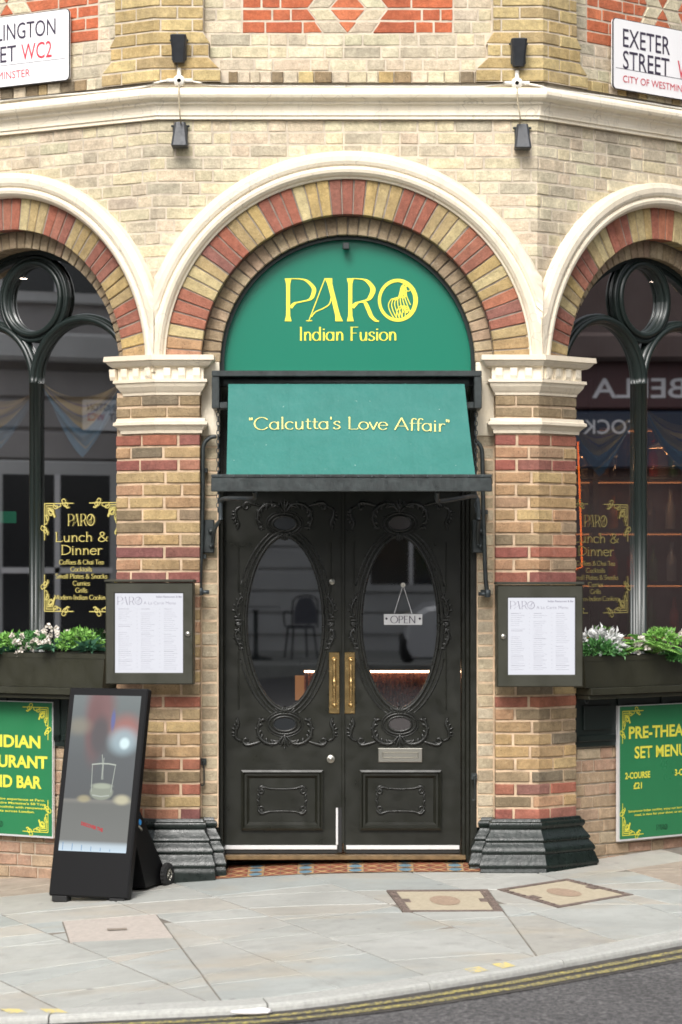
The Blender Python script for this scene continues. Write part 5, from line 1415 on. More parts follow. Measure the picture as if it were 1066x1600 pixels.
mb = MB()
for q in range(6): ribbon(mb, [(.06 + q * .14, .005), (.06 + q * .14, .055 - q * .007)], scf, .01, .01, 1, 1, 0, .008)
mb.build('screen_marks', M['scr_blue'], AB)
# foot pads, rear stand, wheels
for sx in (-1, 1):
    mb = MB(); mb.bbox(sx * 0.19 - 0.05, sx * 0.19 + 0.05, 0.0, 0.06, -0.005, 0.03, 0.004); mb.build('foot_pad', M['rubber'], AB)
mb = MB(); z_top = 0.60
topb = LT(Vector((0, 0.055, z_top)))
rings = []
for x in (-0.205, 0.205):
    rings.append([Vector((x, topb.y - .01, topb.z)), Vector((x, topb.y + 0.02, topb.z - 0.01)), Vector((x, topb.y + 0.40, 0.15)), Vector((x, topb.y + 0.38, 0.075)), Vector((x, topb.y + 0.16, 0.06)), Vector((x, topb.y - .02, .45))])
mb.loft(rings, closed=True, caps=True); mb.build('stand', M['plastic'], AB)
for sx in (-1, 1):
    wc = Vector((sx * 0.232, topb.y + 0.38, 0.122))
    mb = MB(); R_ = 0.070
    n = 36; rings = []
    for i in range(n + 1):
        a = 2 * pi * i / n; tr = 0.004 if i % 2 else 0.0
        rings.append([wc + Vector((xx, (rr - tr) * cos(a), (rr - tr) * sin(a))) for xx, rr in ((-.018, .038), (-.02, .052), (-.012, R_), (.012, R_), (.02, .052), (.018, .038))])
    mb.loft(rings, closed=True); tyre = mb.build('wheel', M['rubber'], AB)
    mb = MB(); mb.lathe(wc + Vector((-0.012, 0, 0)), (1, 0, 0), [(0.038, 0), (0.038, 0.024), (0.033, 0.027), (0.03, 0.02), (0.014, 0.02), (0.012, 0.03), (0.004, 0.031)], 20, False)
    for q in range(5):
        a = 2 * pi * q / 5; d_ = Vector((0, cos(a), sin(a))); mb.tube([wc + Vector((0.011, 0, 0)) + d_ * .012, wc + Vector((0.013, 0, 0)) + d_ * .034], 0.006, 6)
    mb.build('rim', M['chrome'], tyre)
M['blue_pl'] = simple('blue_plastic', (0.03, 0.30, 0.72), 0.4)
for q, (yy, z_) in enumerate(((topb.y - 0.005, 0.50), (topb.y + 0.02, 0.455))):
    mb = MB(); mb.ball((0.215, yy + .03, z_), 0.016, 0.02, 0.022, 10, 6); mb.build('plug', M['blue_pl'], AB)
mb = MB(); mb.tube(spline([(0.222, topb.y + .03, 0.44), (0.23, topb.y + .05, 0.42), (0.222, topb.y + .07, 0.41)], 5), 0.008, 6); mb.build('key', M['chrome'], AB)

# ------------------------------------------------------------------ inside the restaurant
# copper fluted bar with a lit edge, seen through the right door glass
bar = thing('bar_counter', 'fluted copper bar counter with glowing edge seen through the door glass', 'bar counter', (0.4, 1.6, 0.04))
copper = simple('fluted_copper', (0.34, 0.15, 0.10), 0.28, metal=0.9, var=0.2, vs_=14)
mb = MB(); rings = []
n = 130; xa, xb = -0.68, 0.78
for i in range(n + 1):
    x = xa + (xb - xa) * i / n; y = 0.02 * (1 if i % 4 < 2 else 0) + 0.25 * max(0, -x - .3) ** 2
    rings.append([Vector((x, y - 0.02, 0.0)), Vector((x, y - 0.02, 1.10))])
mb.loft(rings); mb.build('front', copper, bar)
mb = MB(); mb.box(xa, xb, -0.06, -0.03, 1.10, 1.112); mb.build('light_strip', emis('warm_light_strip', (1.0, 0.62, 0.36), 11.0), bar)
mb = MB(); mb.bbox(xa - 0.03, xb, -0.07, 0.5, 1.115, 1.15, 0.005); mb.build('top', M['door'], bar)
mb = MB(); mb.tube([(xa - 0.03, -0.04, 1.08), (xa - 0.03, -0.04, 0.92)], 0.03, 10); mb.build('post_light', emis('amber_light', (1.0, 0.42, 0.15), 0.3), bar)
# pendant spots in both windows
for sg, px_, py_, nm in ((-1, 37, 436, 'left'), (1, 1020, 441, 'right')):
    o_ = (OWL if sg < 0 else OWR) - 0.35
    s_, zf = solve_s(px_, sg, o_); t = thing('ceiling_spot', 'black tube spotlight glowing behind the %s window roundel' % nm, 'spotlight', W(s_, o_, zf(py_)))
    mb = MB(); mb.lathe((0, 0, 0.004), (0, 0, 1), [(0.024, 0), (0.028, 0.0), (0.028, 0.125), (0.026, 0.13)], 16); mb.build('tube', M['lamp'], t)
    mb = MB(); mb.lathe((0, 0, 0.001), (0, 0, 1), [(0.022, 0), (0.022, 0.003)], 14); mb.build('lens', emis('warm_lamp_lens', (1.0, 0.8, 0.65), 14), t)
    mb = MB(); mb.tube([(0, 0, 0.13), (0, 0, 4.3 - t.location.z)], 0.006, 6); mb.build('stem', M['lamp'], t)
# woven cloth swags inside the windows
def cloth_mat():
    m, t_, b, o = newmat('woven_striped_cloth')
    tc = t_.nodes.new('ShaderNodeTexCoord'); sx_ = t_.nodes.new('ShaderNodeSeparateXYZ'); t_.links.new(tc.outputs['UV'], sx_.inputs[0])
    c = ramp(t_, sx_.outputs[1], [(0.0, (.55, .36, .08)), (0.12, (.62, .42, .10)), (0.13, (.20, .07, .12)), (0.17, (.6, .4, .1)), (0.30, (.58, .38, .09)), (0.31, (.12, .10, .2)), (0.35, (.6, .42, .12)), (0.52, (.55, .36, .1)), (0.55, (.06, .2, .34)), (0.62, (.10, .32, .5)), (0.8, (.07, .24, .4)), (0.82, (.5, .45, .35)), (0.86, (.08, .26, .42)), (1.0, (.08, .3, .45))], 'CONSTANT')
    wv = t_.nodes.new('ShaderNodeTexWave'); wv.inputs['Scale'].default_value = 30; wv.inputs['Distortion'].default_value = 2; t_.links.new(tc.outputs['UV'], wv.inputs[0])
    c = mix(t_, 0.4, c, wv.outputs[0], 'MULTIPLY'); c = mix(t_, 1.0, c, g3(.36), 'MULTIPLY')  # whole weave darkened to paint the dimness behind the glass
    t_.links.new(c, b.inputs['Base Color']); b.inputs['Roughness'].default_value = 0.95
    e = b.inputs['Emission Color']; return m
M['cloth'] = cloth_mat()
M['cloth_painted_lit'] = M['cloth'].copy(); M['cloth_painted_lit'].name = 'woven_cloth_painted_lit'  # same cloth, colour lightened in place of light inside the right window
for n_ in M['cloth_painted_lit'].node_tree.nodes:
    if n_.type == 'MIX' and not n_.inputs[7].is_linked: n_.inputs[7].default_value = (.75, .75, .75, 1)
def swag(sg, OW, pxa, pya, pxb, pyb, drop, seed, lab):
    o_ = OW - 0.10; random.seed(seed)
    sa, zfa = solve_s(pxa, sg, o_); sb, zfb = solve_s(pxb, sg, o_)
    za, zb = zfa(pya), zfb(pyb); mb = MB(); rings = []; uvs = []
    n, m_ = 26, 14; org = W(sa, o_, za)
    for i in range(n + 1):
        f = i / n; s_ = sa + (sb - sa) * f; zt0 = za + (zb - za) * f - 0.10 * 4 * f * (1 - f)
        L = drop * (0.12 + 1 - abs(2 * f - 1) ** 1.15)
        rings.append([W(s_, o_ + 0.02 * sin(j * 1.3 + f * 5), zt0 - L * j / m_) - org for j in range(m_ + 1)])
    mb.loft(rings, smooth=True); ob = mb.build('cloth_swag', M['cloth'] if sg < 0 else M['cloth_painted_lit']); ob.location = org; tag(ob, lab, 'cloth')
    uvl = ob.data.uv_layers.new(name='UVMap')
    for pl_ in ob.data.polygons:
        for li, vi in zip(pl_.loop_indices, pl_.vertices): uvl.data[li].uv = ((vi // (m_ + 1)) / n, (vi % (m_ + 1)) / m_)
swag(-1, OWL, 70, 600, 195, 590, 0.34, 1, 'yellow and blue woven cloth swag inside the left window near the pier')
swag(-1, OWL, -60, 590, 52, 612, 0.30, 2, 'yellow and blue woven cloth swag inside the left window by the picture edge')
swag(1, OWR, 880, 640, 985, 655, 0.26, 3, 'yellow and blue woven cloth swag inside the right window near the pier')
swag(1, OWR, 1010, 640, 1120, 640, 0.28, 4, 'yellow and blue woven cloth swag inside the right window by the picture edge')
# orange neon line
s_, zf = solve_s(898, 1, OWR - 0.06)
ne = MB(); pn = []
for a, b in ((903, 690), (906, 780), (910, 886), (896, 890)):
    s2, z2 = solve_s(a, 1, OWR - 0.06); pn.append(W(s2, OWR - 0.06, z2(b)))
org = pn[2].copy(); ne.tube([p - org for p in pn], 0.006, 6); o = ne.build('neon_tube', emis('orange_neon', (1.0, 0.17, 0.02), 5.0)); o.location = org; tag(o, 'thin orange neon tube at the edge of the right window', 'neon light')
# back bar with bottles behind the right window
bk = Vector((2.35, 2.6, 0)); shelf = thing('back_bar', 'dark back bar shelves lit orange behind the right window', 'shelves', (bk.x, bk.y, 0.04))
uR = Vector((1, 0, 0)); nRv = Vector((0, -1, 0))
def RB(mb, a, b, c, d, e, f, bev=0.004): mb.bbox(a, b, c, d, e, f, bev, lambda v: uR * v.x - nRv * v.y + Vector((0, 0, v.z)))
mb = MB(); RB(mb, -1.3, 1.3, 0.3, 0.33, 0, 3.2); mb.build('back_panel', simple('dark_wine_panel', (0.07, 0.02, 0.015), 0.3), shelf)
for q in range(6):
    mb = MB(); RB(mb, -1.3, 1.3, 0, 0.3, 0.95 + q * 0.36, 0.975 + q * 0.36); mb.build('shelf', M['door'], shelf)
for q in range(5):
    mb = MB(); RB(mb, -1.3 + q * .64, -1.26 + q * .64, -0.005, 0.3, 0, 3.1); mb.build('upright', simple('blue_post', (0.01, 0.03, 0.14), 0.3) if q == 3 else M['door'], shelf)
mb = MB(); RB(mb, -0.05, 1.25, 0.02, 0.035, 1.305, 1.32); mb.build('light_strip', emis('orange_shelf_light', (1.0, 0.22, 0.03), 6.0), shelf)
for q in range(1, 6):
    mb = MB(); RB(mb, -1.25, 1.25, 0.27, 0.285, 0.935 + q * 0.36, 0.945 + q * 0.36); mb.build('back_light', emis('warm_shelf_glow_%d' % q, (1.0, 0.35, 0.12), 2.2), shelf)
random.seed(21)
bm_ = [simple('bottle_glass_%s' % n_, c_, 0.12, spec=0.8) for n_, c_ in (('amber', (0.30, 0.10, 0.02)), ('green', (0.03, 0.10, 0.04)), ('clear', (0.25, 0.26, 0.26)), ('dark', (0.03, 0.02, 0.02)), ('red', (0.30, 0.03, 0.02)))]
protos = []
for q, m_ in enumerate(bm_):
    mb = MB(); r = 0.036; hB = 0.2 + 0.02 * (q % 3)
    mb.lathe((0, 0, 0), (0, 0, 1), [(r * .9, 0), (r, .01), (r, hB * .62), (r * .75, hB * .72), (r * .36, hB * .8), (r * .36, hB), (r * .42, hB + .01), (r * .42, hB + .03)], 12)
    protos.append((mb, m_))
names_ = ['amber', 'green', 'clear', 'dark', 'red']
ord_ = ['lowest', 'second', 'middle', 'fourth', 'highest']
meshes = [None] * 5
for q in range(5):
    for i in range(16):
        kq = random.randrange(5)
        loc = Vector((bk.x, bk.y, 0.04)) + uR * (-1.18 + i * .135 + random.uniform(-.015, .015)) - nRv * 0.12 + Vector((0, 0, 0.977 + q * .36))
        if meshes[kq] is None:
            o = protos[kq][0].build('bottle', protos[kq][1]); meshes[kq] = o
        else:
            o = meshes[kq].copy(); COL.objects.link(o)
        o.location = loc; tag(o, '%s bottle on the %s bottle shelf of the back bar' % (names_[kq], ord_[q]), 'bottle', '%s bottles on the %s shelf of the back bar' % (names_[kq], ord_[q]))
# pendants glowing orange
# green exit sign at the left edge
s_, zf = solve_s(2, -1, OWL - 1.2)
o = MB(); o.bbox(-.10, .10, 0, .03, -.04, .04, .004); o = o.build('exit_sign', emis('green_exit_light', (0.03, 0.3, 0.16), 0.4)); o.location = W(s_, OWL - 1.2, zf(808)); tag(o, 'small green lit exit sign deep inside the left window', 'sign')

# ------------------------------------------------------------------ ground: pavement, kerb, road
def fit_circle(a, b, c):
    ax, ay, bx, by, cx, cy = a.x, a.y, b.x, b.y, c.x, c.y
    d = 2 * (ax * (by - cy) + bx * (cy - ay) + cx * (ay - by))
    x = ((ax**2 + ay**2) * (by - cy) + (bx**2 + by**2) * (cy - ay) + (cx**2 + cy**2) * (ay - by)) / d
    y = ((ax**2 + ay**2) * (cx - bx) + (bx**2 + by**2) * (ax - cx) + (cx**2 + cy**2) * (bx - ax)) / d
    return x, y, sqrt((ax - x)**2 + (ay - y)**2)
a_mid = -pi / 2
_g1, _g2 = G(230, 1570), G(400, 1561); _gd = ((_g1 - _g2).normalized() + Vector((0, .10, 0))).normalized()
_k = spline([Vector((p.x, p.y, 0)) for p in [_g1 + _gd * 3 + Vector((0, .15, 0)), _g1 + _gd * 1.5, _g1 + _gd * .7, _g1, _g2] + [G(a_, b_) for a_, b_ in ( (533, 1545), (700, 1519), (850, 1493), (1066, 1453), (1300, 1404), (1600, 1334), (1900, 1262))]], 16)
_d = [0.0]
for i_ in range(1, len(_k)): _d.append(_d[-1] + (_k[i_] - _k[i_ - 1]).length)
KC = (0, 0, _d[-1] / 2.2)
KW = 0.18
def kpt(a, r_off, lift):
    q = min(max((a - a_mid + 1.1) * KC[2], 0.001), _d[-1] - .001); i_ = 1
    while _d[i_] < q: i_ += 1
    f_ = (q - _d[i_ - 1]) / (_d[i_] - _d[i_ - 1])
    tg = lambda j: (_k[min(j + 1, len(_k) - 1)] - _k[max(j - 1, 0)]).normalized()
    p_ = _k[i_ - 1].lerp(_k[i_], f_); t2_ = tg(i_ - 1).lerp(tg(i_), f_).normalized()
    x = p_.x + t2_.y * r_off; y = p_.y - t2_.x * r_off
    return Vector((x, y, ground_h(x, y) + lift))
def stone_mat():
    m, t_, b, o = newmat('york_stone')
    oi = t_.nodes.new('ShaderNodeObjectInfo')
    base = ramp(t_, oi.outputs['Random'], [(0, (.33, .335, .31)), (.3, (.39, .39, .36)), (.55, (.32, .34, .325)), (.75, (.39, .36, .31)), (1, (.36, .37, .35))])
    base = mix(t_, 0.75, base, ramp(t_, noise(t_, 1.6, 6, .65), [(.3, g3(.72)), (.7, g3(1.15))]), 'MULTIPLY')
    f = ramp(t_, noise(t_, 0.9, 5, .6, stretch=(1, 2.2, 1)), [(.54, g3(0)), (.64, g3(.38))]); base = mix(t_, f, base, (.38, .32, .235))
    f = ramp(t_, noise(t_, 60, 4, .7), [(.62, g3(0)), (.75, g3(.3))]); base = mix(t_, f, base, (.15, .14, .13))
    f = ramp(t_, noise(t_, 3.3, 7, .75), [(.52, g3(0)), (.70, g3(.5))]); base = mix(t_, f, base, (.20, .195, .18))
    f = ramp(t_, noise(t_, 12, 6, .75), [(.55, g3(0)), (.72, g3(.35))]); base = mix(t_, f, base, (.24, .235, .22))
    vo = t_.nodes.new('ShaderNodeTexVoronoi'); vo.inputs['Scale'].default_value = 3.5; tc_ = t_.nodes.new('ShaderNodeTexCoord'); t_.links.new(tc_.outputs['Object'], vo.inputs['Vector'])
    f = ramp(t_, vo.outputs['Distance'], [(.05, g3(.5)), (.085, g3(0))]); base = mix(t_, f, base, (.13, .125, .12))
    t_.links.new(base, b.inputs['Base Color'])
    r = ramp(t_, noise(t_, 5, 4), [(.3, g3(.5)), (.7, g3(.85))]); t_.links.new(r, b.inputs['Roughness'])
    bump(t_, b, noise(t_, 40, 7, .7), .35, .004); return m
M['stone'] = stone_mat()
M['kerb'] = simple('granite_kerb', (.37, .37, .345), .7, var=.16, vs_=40, bmp=.4, bs=150)
M['brown_pave'] = simple('brown_paving', (.30, .25, .20), .85, var=.2, vs_=7, bmp=.5, bs=80)
M['joint'] = simple('joint_mortar', (.17, .15, .125), .95, var=.35, vs_=6, bmp=.5)
def road_mat():
    m, t_, b, o = newmat('worn_asphalt')
    c = ramp(t_, noise(t_, 38, 8, .85), [(.38, (.035, .034, .036)), (.50, (.11, .106, .107)), (.62, (.30, .29, .28))])
    c = mix(t_, .6, c, ramp(t_, noise(t_, 1.3, 5, .6), [(.3, g3(.7)), (.7, g3(1.3))]), 'MULTIPLY')
    t_.links.new(c, b.inputs['Base Color']); b.inputs['Roughness'].default_value = .75
    bump(t_, b, noise(t_, 38, 8, .85), 1.0, .02); return m
M['road'] = road_mat()
def worn_yellow():
    m, t_, b, o = newmat('worn_yellow_road_paint')
    f = ramp(t_, noise(t_, 45, 5, .75), [(.45, g3(0)), (.60, g3(1))])
    c = mix(t_, f, (.09, .085, .075), (.45, .38, .10)); t_.links.new(c, b.inputs['Base Color']); b.inputs['Roughness'].default_value = .7; return m
M['yline'] = worn_yellow()
def chip_yellow():
    m, t_, b, o = newmat('chipped_yellow_kerb_paint')
    f = ramp(t_, noise(t_, 22, 6, .75), [(.42, g3(0)), (.52, g3(.95))])
    c = mix(t_, f, (.36, .36, .335), (.62, .50, .16)); t_.links.new(c, b.inputs['Base Color']); b.inputs['Roughness'].default_value = .7; return m
M['kyellow'] = chip_yellow()
RD = -0.032
# road sheet reaching far out under everything
mb = MB(); xs_ = [-200, -60, -20, -10] + [-6 + i * .5 for i in range(25)] + [10, 20, 60, 200]; ys_ = [-200, -60, -25] + [-12 + i * .5 for i in range(29)] + [10, 60, 200]
mb.loft([[Vector((x, y, ground_h(x, y) + RD)) for x in xs_] for y in ys_], smooth=True)
road = mb.build('road', M['road'], kind='structure')
# pavement bed
a0_, a1_ = a_mid - 1.05, a_mid + 1.05
mb = MB(); ring_o = [kpt(a0_ + (a1_ - a0_) * i / 60, 0.0, -0.008) for i in range(61)]
rows = []
for j in range(9):
    f = j / 8; rows.append([Vector((p.x * (1 - f * .0), p.y + (1.6 - p.y) * f, 0)) for p in ring_o])
rows = [[Vector((p.x, p.y, ground_h(p.x, p.y) - .001)) for p in r] for r in rows]
mb.loft(rows); pave = mb.build('pavement', M['joint'], kind='structure')
# flagstones: a diagonal lattice like the photograph, clipped to the kerb line
gA, gB = G(308, 1396), G(511, 1469); dvec = Vector((gB.x - gA.x, gB.y - gA.y)).normalized()
gC, gD = G(263, 1443), G(398, 1427); evec = Vector((gD.x - gC.x, gD.y - gC.y)).normalized()
nvec = Vector((-dvec.y, dvec.x))
if nvec.y > 0: nvec = -nvec
def clip(poly, p0, n):       # keep side where (p-p0).n <= 0
    out = []
    for i in range(len(poly)):
        a, b = poly[i], poly[(i + 1) % len(poly)]; da, db = (a - p0).dot(n), (b - p0).dot(n)
        if da <= 0: out.append(a)
        if (da < 0 < db) or (db < 0 < da): out.append(a + (b - a) * (da / (da - db)))
    return out
holes = {'concrete': [(98, 1440), (244, 1429), (272, 1466), (109, 1474)], 'cov1': [(604, 1392), (762, 1391), (787, 1425), (630, 1426)], 'cov2': [(777, 1391), (886, 1374), (990, 1399), (873, 1419)]}
hole_w = {k_: [G(a, b).to_2d() for a, b in v] for k_, v in holes.items()}
def cut_hole(polys, hole):
    """subtract a convex hole from convex polygons, giving convex pieces"""
    out = []
    c = sum(hole, Vector((0, 0))) / len(hole)
    for poly in polys:
        rest = poly
        for i in range(len(hole)):
            a, b = hole[i], hole[(i + 1) % len(hole)]; e = b - a; n = Vector((e.y, -e.x)).normalized()
            if (c - a).dot(n) > 0: n = -n
            piece = clip(rest, a, -n)      # outside this edge
            if len(piece) > 2 and area(piece) > 0.004: out.append(piece)
            rest = clip(rest, a, n)
            if len(rest) < 3: break
    return out
def area(p): return abs(sum(p[i].x * p[(i + 1) % len(p)].y - p[(i + 1) % len(p)].x * p[i].y for i in range(len(p)))) / 2
def shrink(poly, d):
    c = sum(poly, Vector((0, 0))) / len(poly)
    out = poly
    for i in range(len(poly)):
        a, b = poly[i], poly[(i + 1) % len(poly)]; e = b - a
        if e.length < 1e-5: continue
        n = Vector((e.y, -e.x)).normalized()
        if (c - a).dot(n) > 0: n = -n
        out = clip(out, a - n * d, n)
        if len(out) < 3: return []
    return out
def slab_obj(poly, name, mat, parent, top=0.004, thick=0.03):
    pts = [p for p in poly]
    # subdivide long edges a little so slabs follow the fall of the ground
    ring = []
    for i in range(len(pts)):
        a, b = pts[i], pts[(i + 1) % len(pts)]; m_ = max(1, int((b - a).length / 0.35))
        for q in range(m_): ring.append(a + (b - a) * q / m_)
    c = sum(ring, Vector((0, 0))) / len(ring); n = len(ring)
    tz = random.uniform(-.0015, .0015); tx = random.uniform(-.003, .003); ty = random.uniform(-.003, .003)
    Z = lambda p, l: ground_h(p.x, p.y) + l + tz + (p.x - c.x) * tx + (p.y - c.y) * ty
    outer = [Vector((p.x, p.y, Z(p, top - thick))) for p in ring]; up1 = [Vector((p.x, p.y, Z(p, top - .003))) for p in ring]
    inn = [p + (c - p).normalized() * .005 for p in ring]; up2 = [Vector((p.x, p.y, Z(p, top))) for p in inn]
    mb = MB(); mb.loft([outer, up1, up2], closed=True); cc = Vector((c.x, c.y, Z(c, top))); b = len(mb.v); mb.v.append(tuple(cc))
    base = 2 * n
    for i in range(n): mb.f.append((base + i, base + (i + 1) % n, b)); mb.sm.append(False)
    return mb.build(name, mat, parent)
kn = [(Vector(kpt(a0_ + (a1_ - a0_) * i / 40, -0.006, 0).to_2d()), (kpt(a0_ + (a1_ - a0_) * i / 40, 1.0, 0) - kpt(a0_ + (a1_ - a0_) * i / 40, 0, 0)).to_2d().normalized()) for i in range(41)]
_kp = [Vector(kpt(a0_ + (a1_ - a0_) * i / 80, 0, 0).to_2d()) for i in range(81)]
kn = [(p0 + n * min(.14, max((q - p0).dot(n) for q in _kp)), n) for p0, n in kn]
org2 = gA.to_2d(); random.seed(5); v = -3.2; rw = 0
widths = [.62, .55, .68, .6, .72, .5, .64]
while v < 5.5:
    wv = widths[rw % len(widths)]; x = -5.5 + random.uniform(0, .5)
    # rows measured perpendicular to the long joints
    while x < 7.5:
        L_ = random.uniform(.65, 1.25)
        def pt(u_, w_): 
            base = org2 + nvec * w_
            return base + dvec * (u_) + (evec - dvec * evec.dot(dvec)) * 0
        sk = evec.dot(dvec) / max(.2, abs(evec.dot(nvec))) * (1 if evec.dot(nvec) > 0 else -1)
        sk = max(-1.2, min(1.2, sk))
        q = [pt(x + sk * 0, v), pt(x + L_, v), pt(x + L_ + sk * wv, v + wv), pt(x + sk * wv, v + wv)]
        q = [Vector(p) for p in q]
        for p0, n in kn: 
            q = clip(q, p0, n)
            if len(q) < 3: break
        if len(q) > 2:
            cc = sum(q, Vector((0, 0))) / len(q)
            if -2.9 < cc.x < 3.9 and cc.y < 1.5 and area(q) > .01:
                polys = [q]
                for hk in hole_w.values(): polys = cut_hole(polys, hk)
                for pq in polys:
                    # keep the tiled step in the doorway free
                    for pz in cut_hole([pq], [Vector((-.8, -.07)), Vector((.8, -.07)), Vector((.8, .6)), Vector((-.8, .6))]):
                        s2 = shrink(pz, .0045)
                        if len(s2) > 2 and area(s2) > .006:
                            c2 = sum(s2, Vector((0, 0))) / len(s2)
                            pl_ = c2.x > 1.75 and c2.y > -.5 or (c2.x < -1.8 and c2.y > -.3)
                            slab_obj(s2, 'paving_slab', M['brown_pave'] if pl_ else M['stone'], pave)
        x += L_
    v += wv; rw += 1
# kerb stones
kerb = bpy.data.objects.new('kerb', None); COL.objects.link(kerb); kerb['kind'] = 'structure'
a = a_mid - 1.1; random.seed(9)
while a < a_mid + 1.1:
    da = random.uniform(.8, 1.0) / KC[2]; rings = []
    for i in range(7):
        aa = a + .003 / KC[2] + (da - .008 / KC[2]) * i / 6
        rings.append([kpt(aa, .004, -.2), kpt(aa, .004, .002), kpt(aa, .01, .006), kpt(aa, KW - .02, .006), kpt(aa, KW - .005, -.002), kpt(aa, KW, -.015), kpt(aa, KW + .008, RD - .1)])
    mb = MB(); mb.loft(rings); mb.add(rings[0], [tuple(range(7))]); mb.add(rings[-1], [tuple(range(7))[::-1]])
    mb.build('kerbstone', M['kerb'], kerb); a += da
# double yellow lines and the dark gutter
for off, nm in ((.09, 'yellow_line'), (.20, 'yellow_line')):
    mb = MB(); rings = []
    for i in range(91):
        aa = a_mid - 1.1 + 2.2 * i / 90; wob = .003 * sin(i * 1.7)
        rings.append([kpt(aa, off + wob + KW, RD + .006), kpt(aa, off + .055 + wob + KW, RD + .006)])
    mb.loft(rings); mb.build(nm, M['yline'], kind='structure')
mb = MB(); mb.loft([[kpt(a_mid - 1.1 + 2.2 * i / 90, KW + .012, RD + .003), kpt(a_mid - 1.1 + 2.2 * i / 90, KW + .30, RD + .0035)] for i in range(91)])
mb.build('gutter', simple('dark_gutter_grit', (.05, .045, .04), .9, var=.5, vs_=20, bmp=.5), kind='structure')
# yellow no-loading ticks painted on the kerb
for k_, q in enumerate(([(0, 1576), (30, 1576), (44, 1583), (14, 1583)], [(62, 1576), (92, 1576), (106, 1582), (76, 1583)], [(724, 1514), (748, 1510), (764, 1516), (740, 1520)], [(768, 1506), (790, 1503), (806, 1509), (784, 1513)])):
    mb = MB(); mb.add([G(a_, b_, .0078) for a_, b_ in q], [(0, 1, 2, 3)]); mb.build('kerb_mark', M['kyellow'], kerb)

# access covers
def cover(key, lab, frame_sides):
    q = hole_w[key]; c = sum(q, Vector((0, 0))) / 4
    z = ground_h(c.x, c.y)
    t = thing('access_cover', lab, 'manhole cover', (c.x, c.y, z))
    def lerp(u_, v_):
        a_ = q[0].lerp(q[1], u_); b_ = q[3].lerp(q[2], u_); p = a_.lerp(b_, v_); return Vector((p.x - c.x, p.y - c.y, ground_h(p.x, p.y) - z))
    def quad(mb, u0, u1, v0, v1, z0, z1):
        lo_ = [lerp(u0, v0), lerp(u1, v0), lerp(u1, v1), lerp(u0, v1)]
        mb.loft([[p + Vector((0, 0, z0)) for p in lo_], [p + Vector((0, 0, z1)) for p in lo_]], closed=True); mb.add([p + Vector((0, 0, z1)) for p in lo_], [(0, 1, 2, 3)])
    iron = simple('rusty_cover_iron', (.17, .13, .11), .7, metal=.2, var=.4, vs_=25, bmp=.4)
    fill_ = simple('buff_cover_infill', (.40, .345, .25), .85, var=.12, vs_=30, bmp=.5, bs=160)
    mb = MB(); fw, fh = frame_sides
    quad(mb, 0, 1, 0, .06, -.02, .006); quad(mb, 0, 1, .94, 1, -.02, .006); quad(mb, 0, fw, .06, .94, -.02, .006); quad(mb, 1 - fw, 1, .06, .94, -.02, .006); mb.build('frame', iron, t)
    mb = MB(); quad(mb, fw + .004, 1 - fw - .004, .07, .93, -.02, .003); mb.build('infill', fill_, t)
    for v0 in (.30, .70):
        pass
    for u0 in (fw, 1 - fw - .07):
        mb = MB(); quad(mb, u0, u0 + .07, .43, .57, -.01, .007); mb.build('keyhole', iron, t)
    mb = MB(); pts = [lerp(.5 + .15 * cos(2 * pi * i / 20), .5 + .22 * sin(2 * pi * i / 20)) + Vector((0, 0, .0045)) for i in range(20)]; mb.add(pts, [tuple(range(20))]); mb.build('badge', simple('worn_pink_badge', (.31, .225, .16), .85, var=.25, vs_=40), t)
    mb = MB()
    for s0 in (0.01, 1 - fw + 0.01):
        for i in range(9):
            u0 = s0; v0 = .08 + i * .094; quad(mb, u0 + .01, u0 + fw - .03, v0 + .02, v0 + .055, .004, .0105)
    mb.build('frame_pattern', iron, t, kind='stuff')
cover('cov1', 'buff access cover with pink badge set straight in front of the door', (.085, .06)); cover('cov2', 'diamond-turned buff access cover in front of the right pier', (.07, .06))
q = hole_w['concrete']; c = sum(q, Vector((0, 0))) / 4
mb = MB(); zq = ground_h(c.x, c.y)
lo_ = [Vector((p.x - c.x, p.y - c.y, ground_h(p.x, p.y) - zq)) * 1 for p in q]; lo_ = [p * .985 + Vector((0, 0, 0)) for p in lo_]
mb.loft([[p + Vector((0, 0, -.02)) for p in lo_], [p + Vector((0, 0, .003)) for p in lo_]], closed=True); mb.add([p + Vector((0, 0, .003)) for p in lo_], [(0, 1, 2, 3)])
t = thing('concrete_cover', 'pinkish concrete cover slab in front of the digital board', 'cover slab', (c.x, c.y, zq))
mb.build('slab', simple('pink_concrete', (.40, .355, .315), .9, var=.12, vs_=30, bmp=.5, bs=140), t)
mb = MB(); g_ = [G(167, 1452.5), G(198, 1451), G(199, 1454), G(168, 1455.5)]; mb.add([p - Vector((c.x, c.y, zq)) + Vector((0, 0, .006)) for p in g_], [(0, 1, 2, 3)]); mb.build('lifting_slot', M['mortar_dark'], t)
# litter on the gutter
c = G(392, 1588, -.03); mb = MB(); mb.ball((0, 0, .02), .10, .035, .012, 10, 6); mb.ball((.05, .02, .025), .05, .03, .012, 8, 5); o = mb.build('litter', simple('crumpled_white_paper', (.75, .72, .74), .8)); o.location = c; tag(o, 'scrap of crumpled white paper lying by the kerb', 'litter')

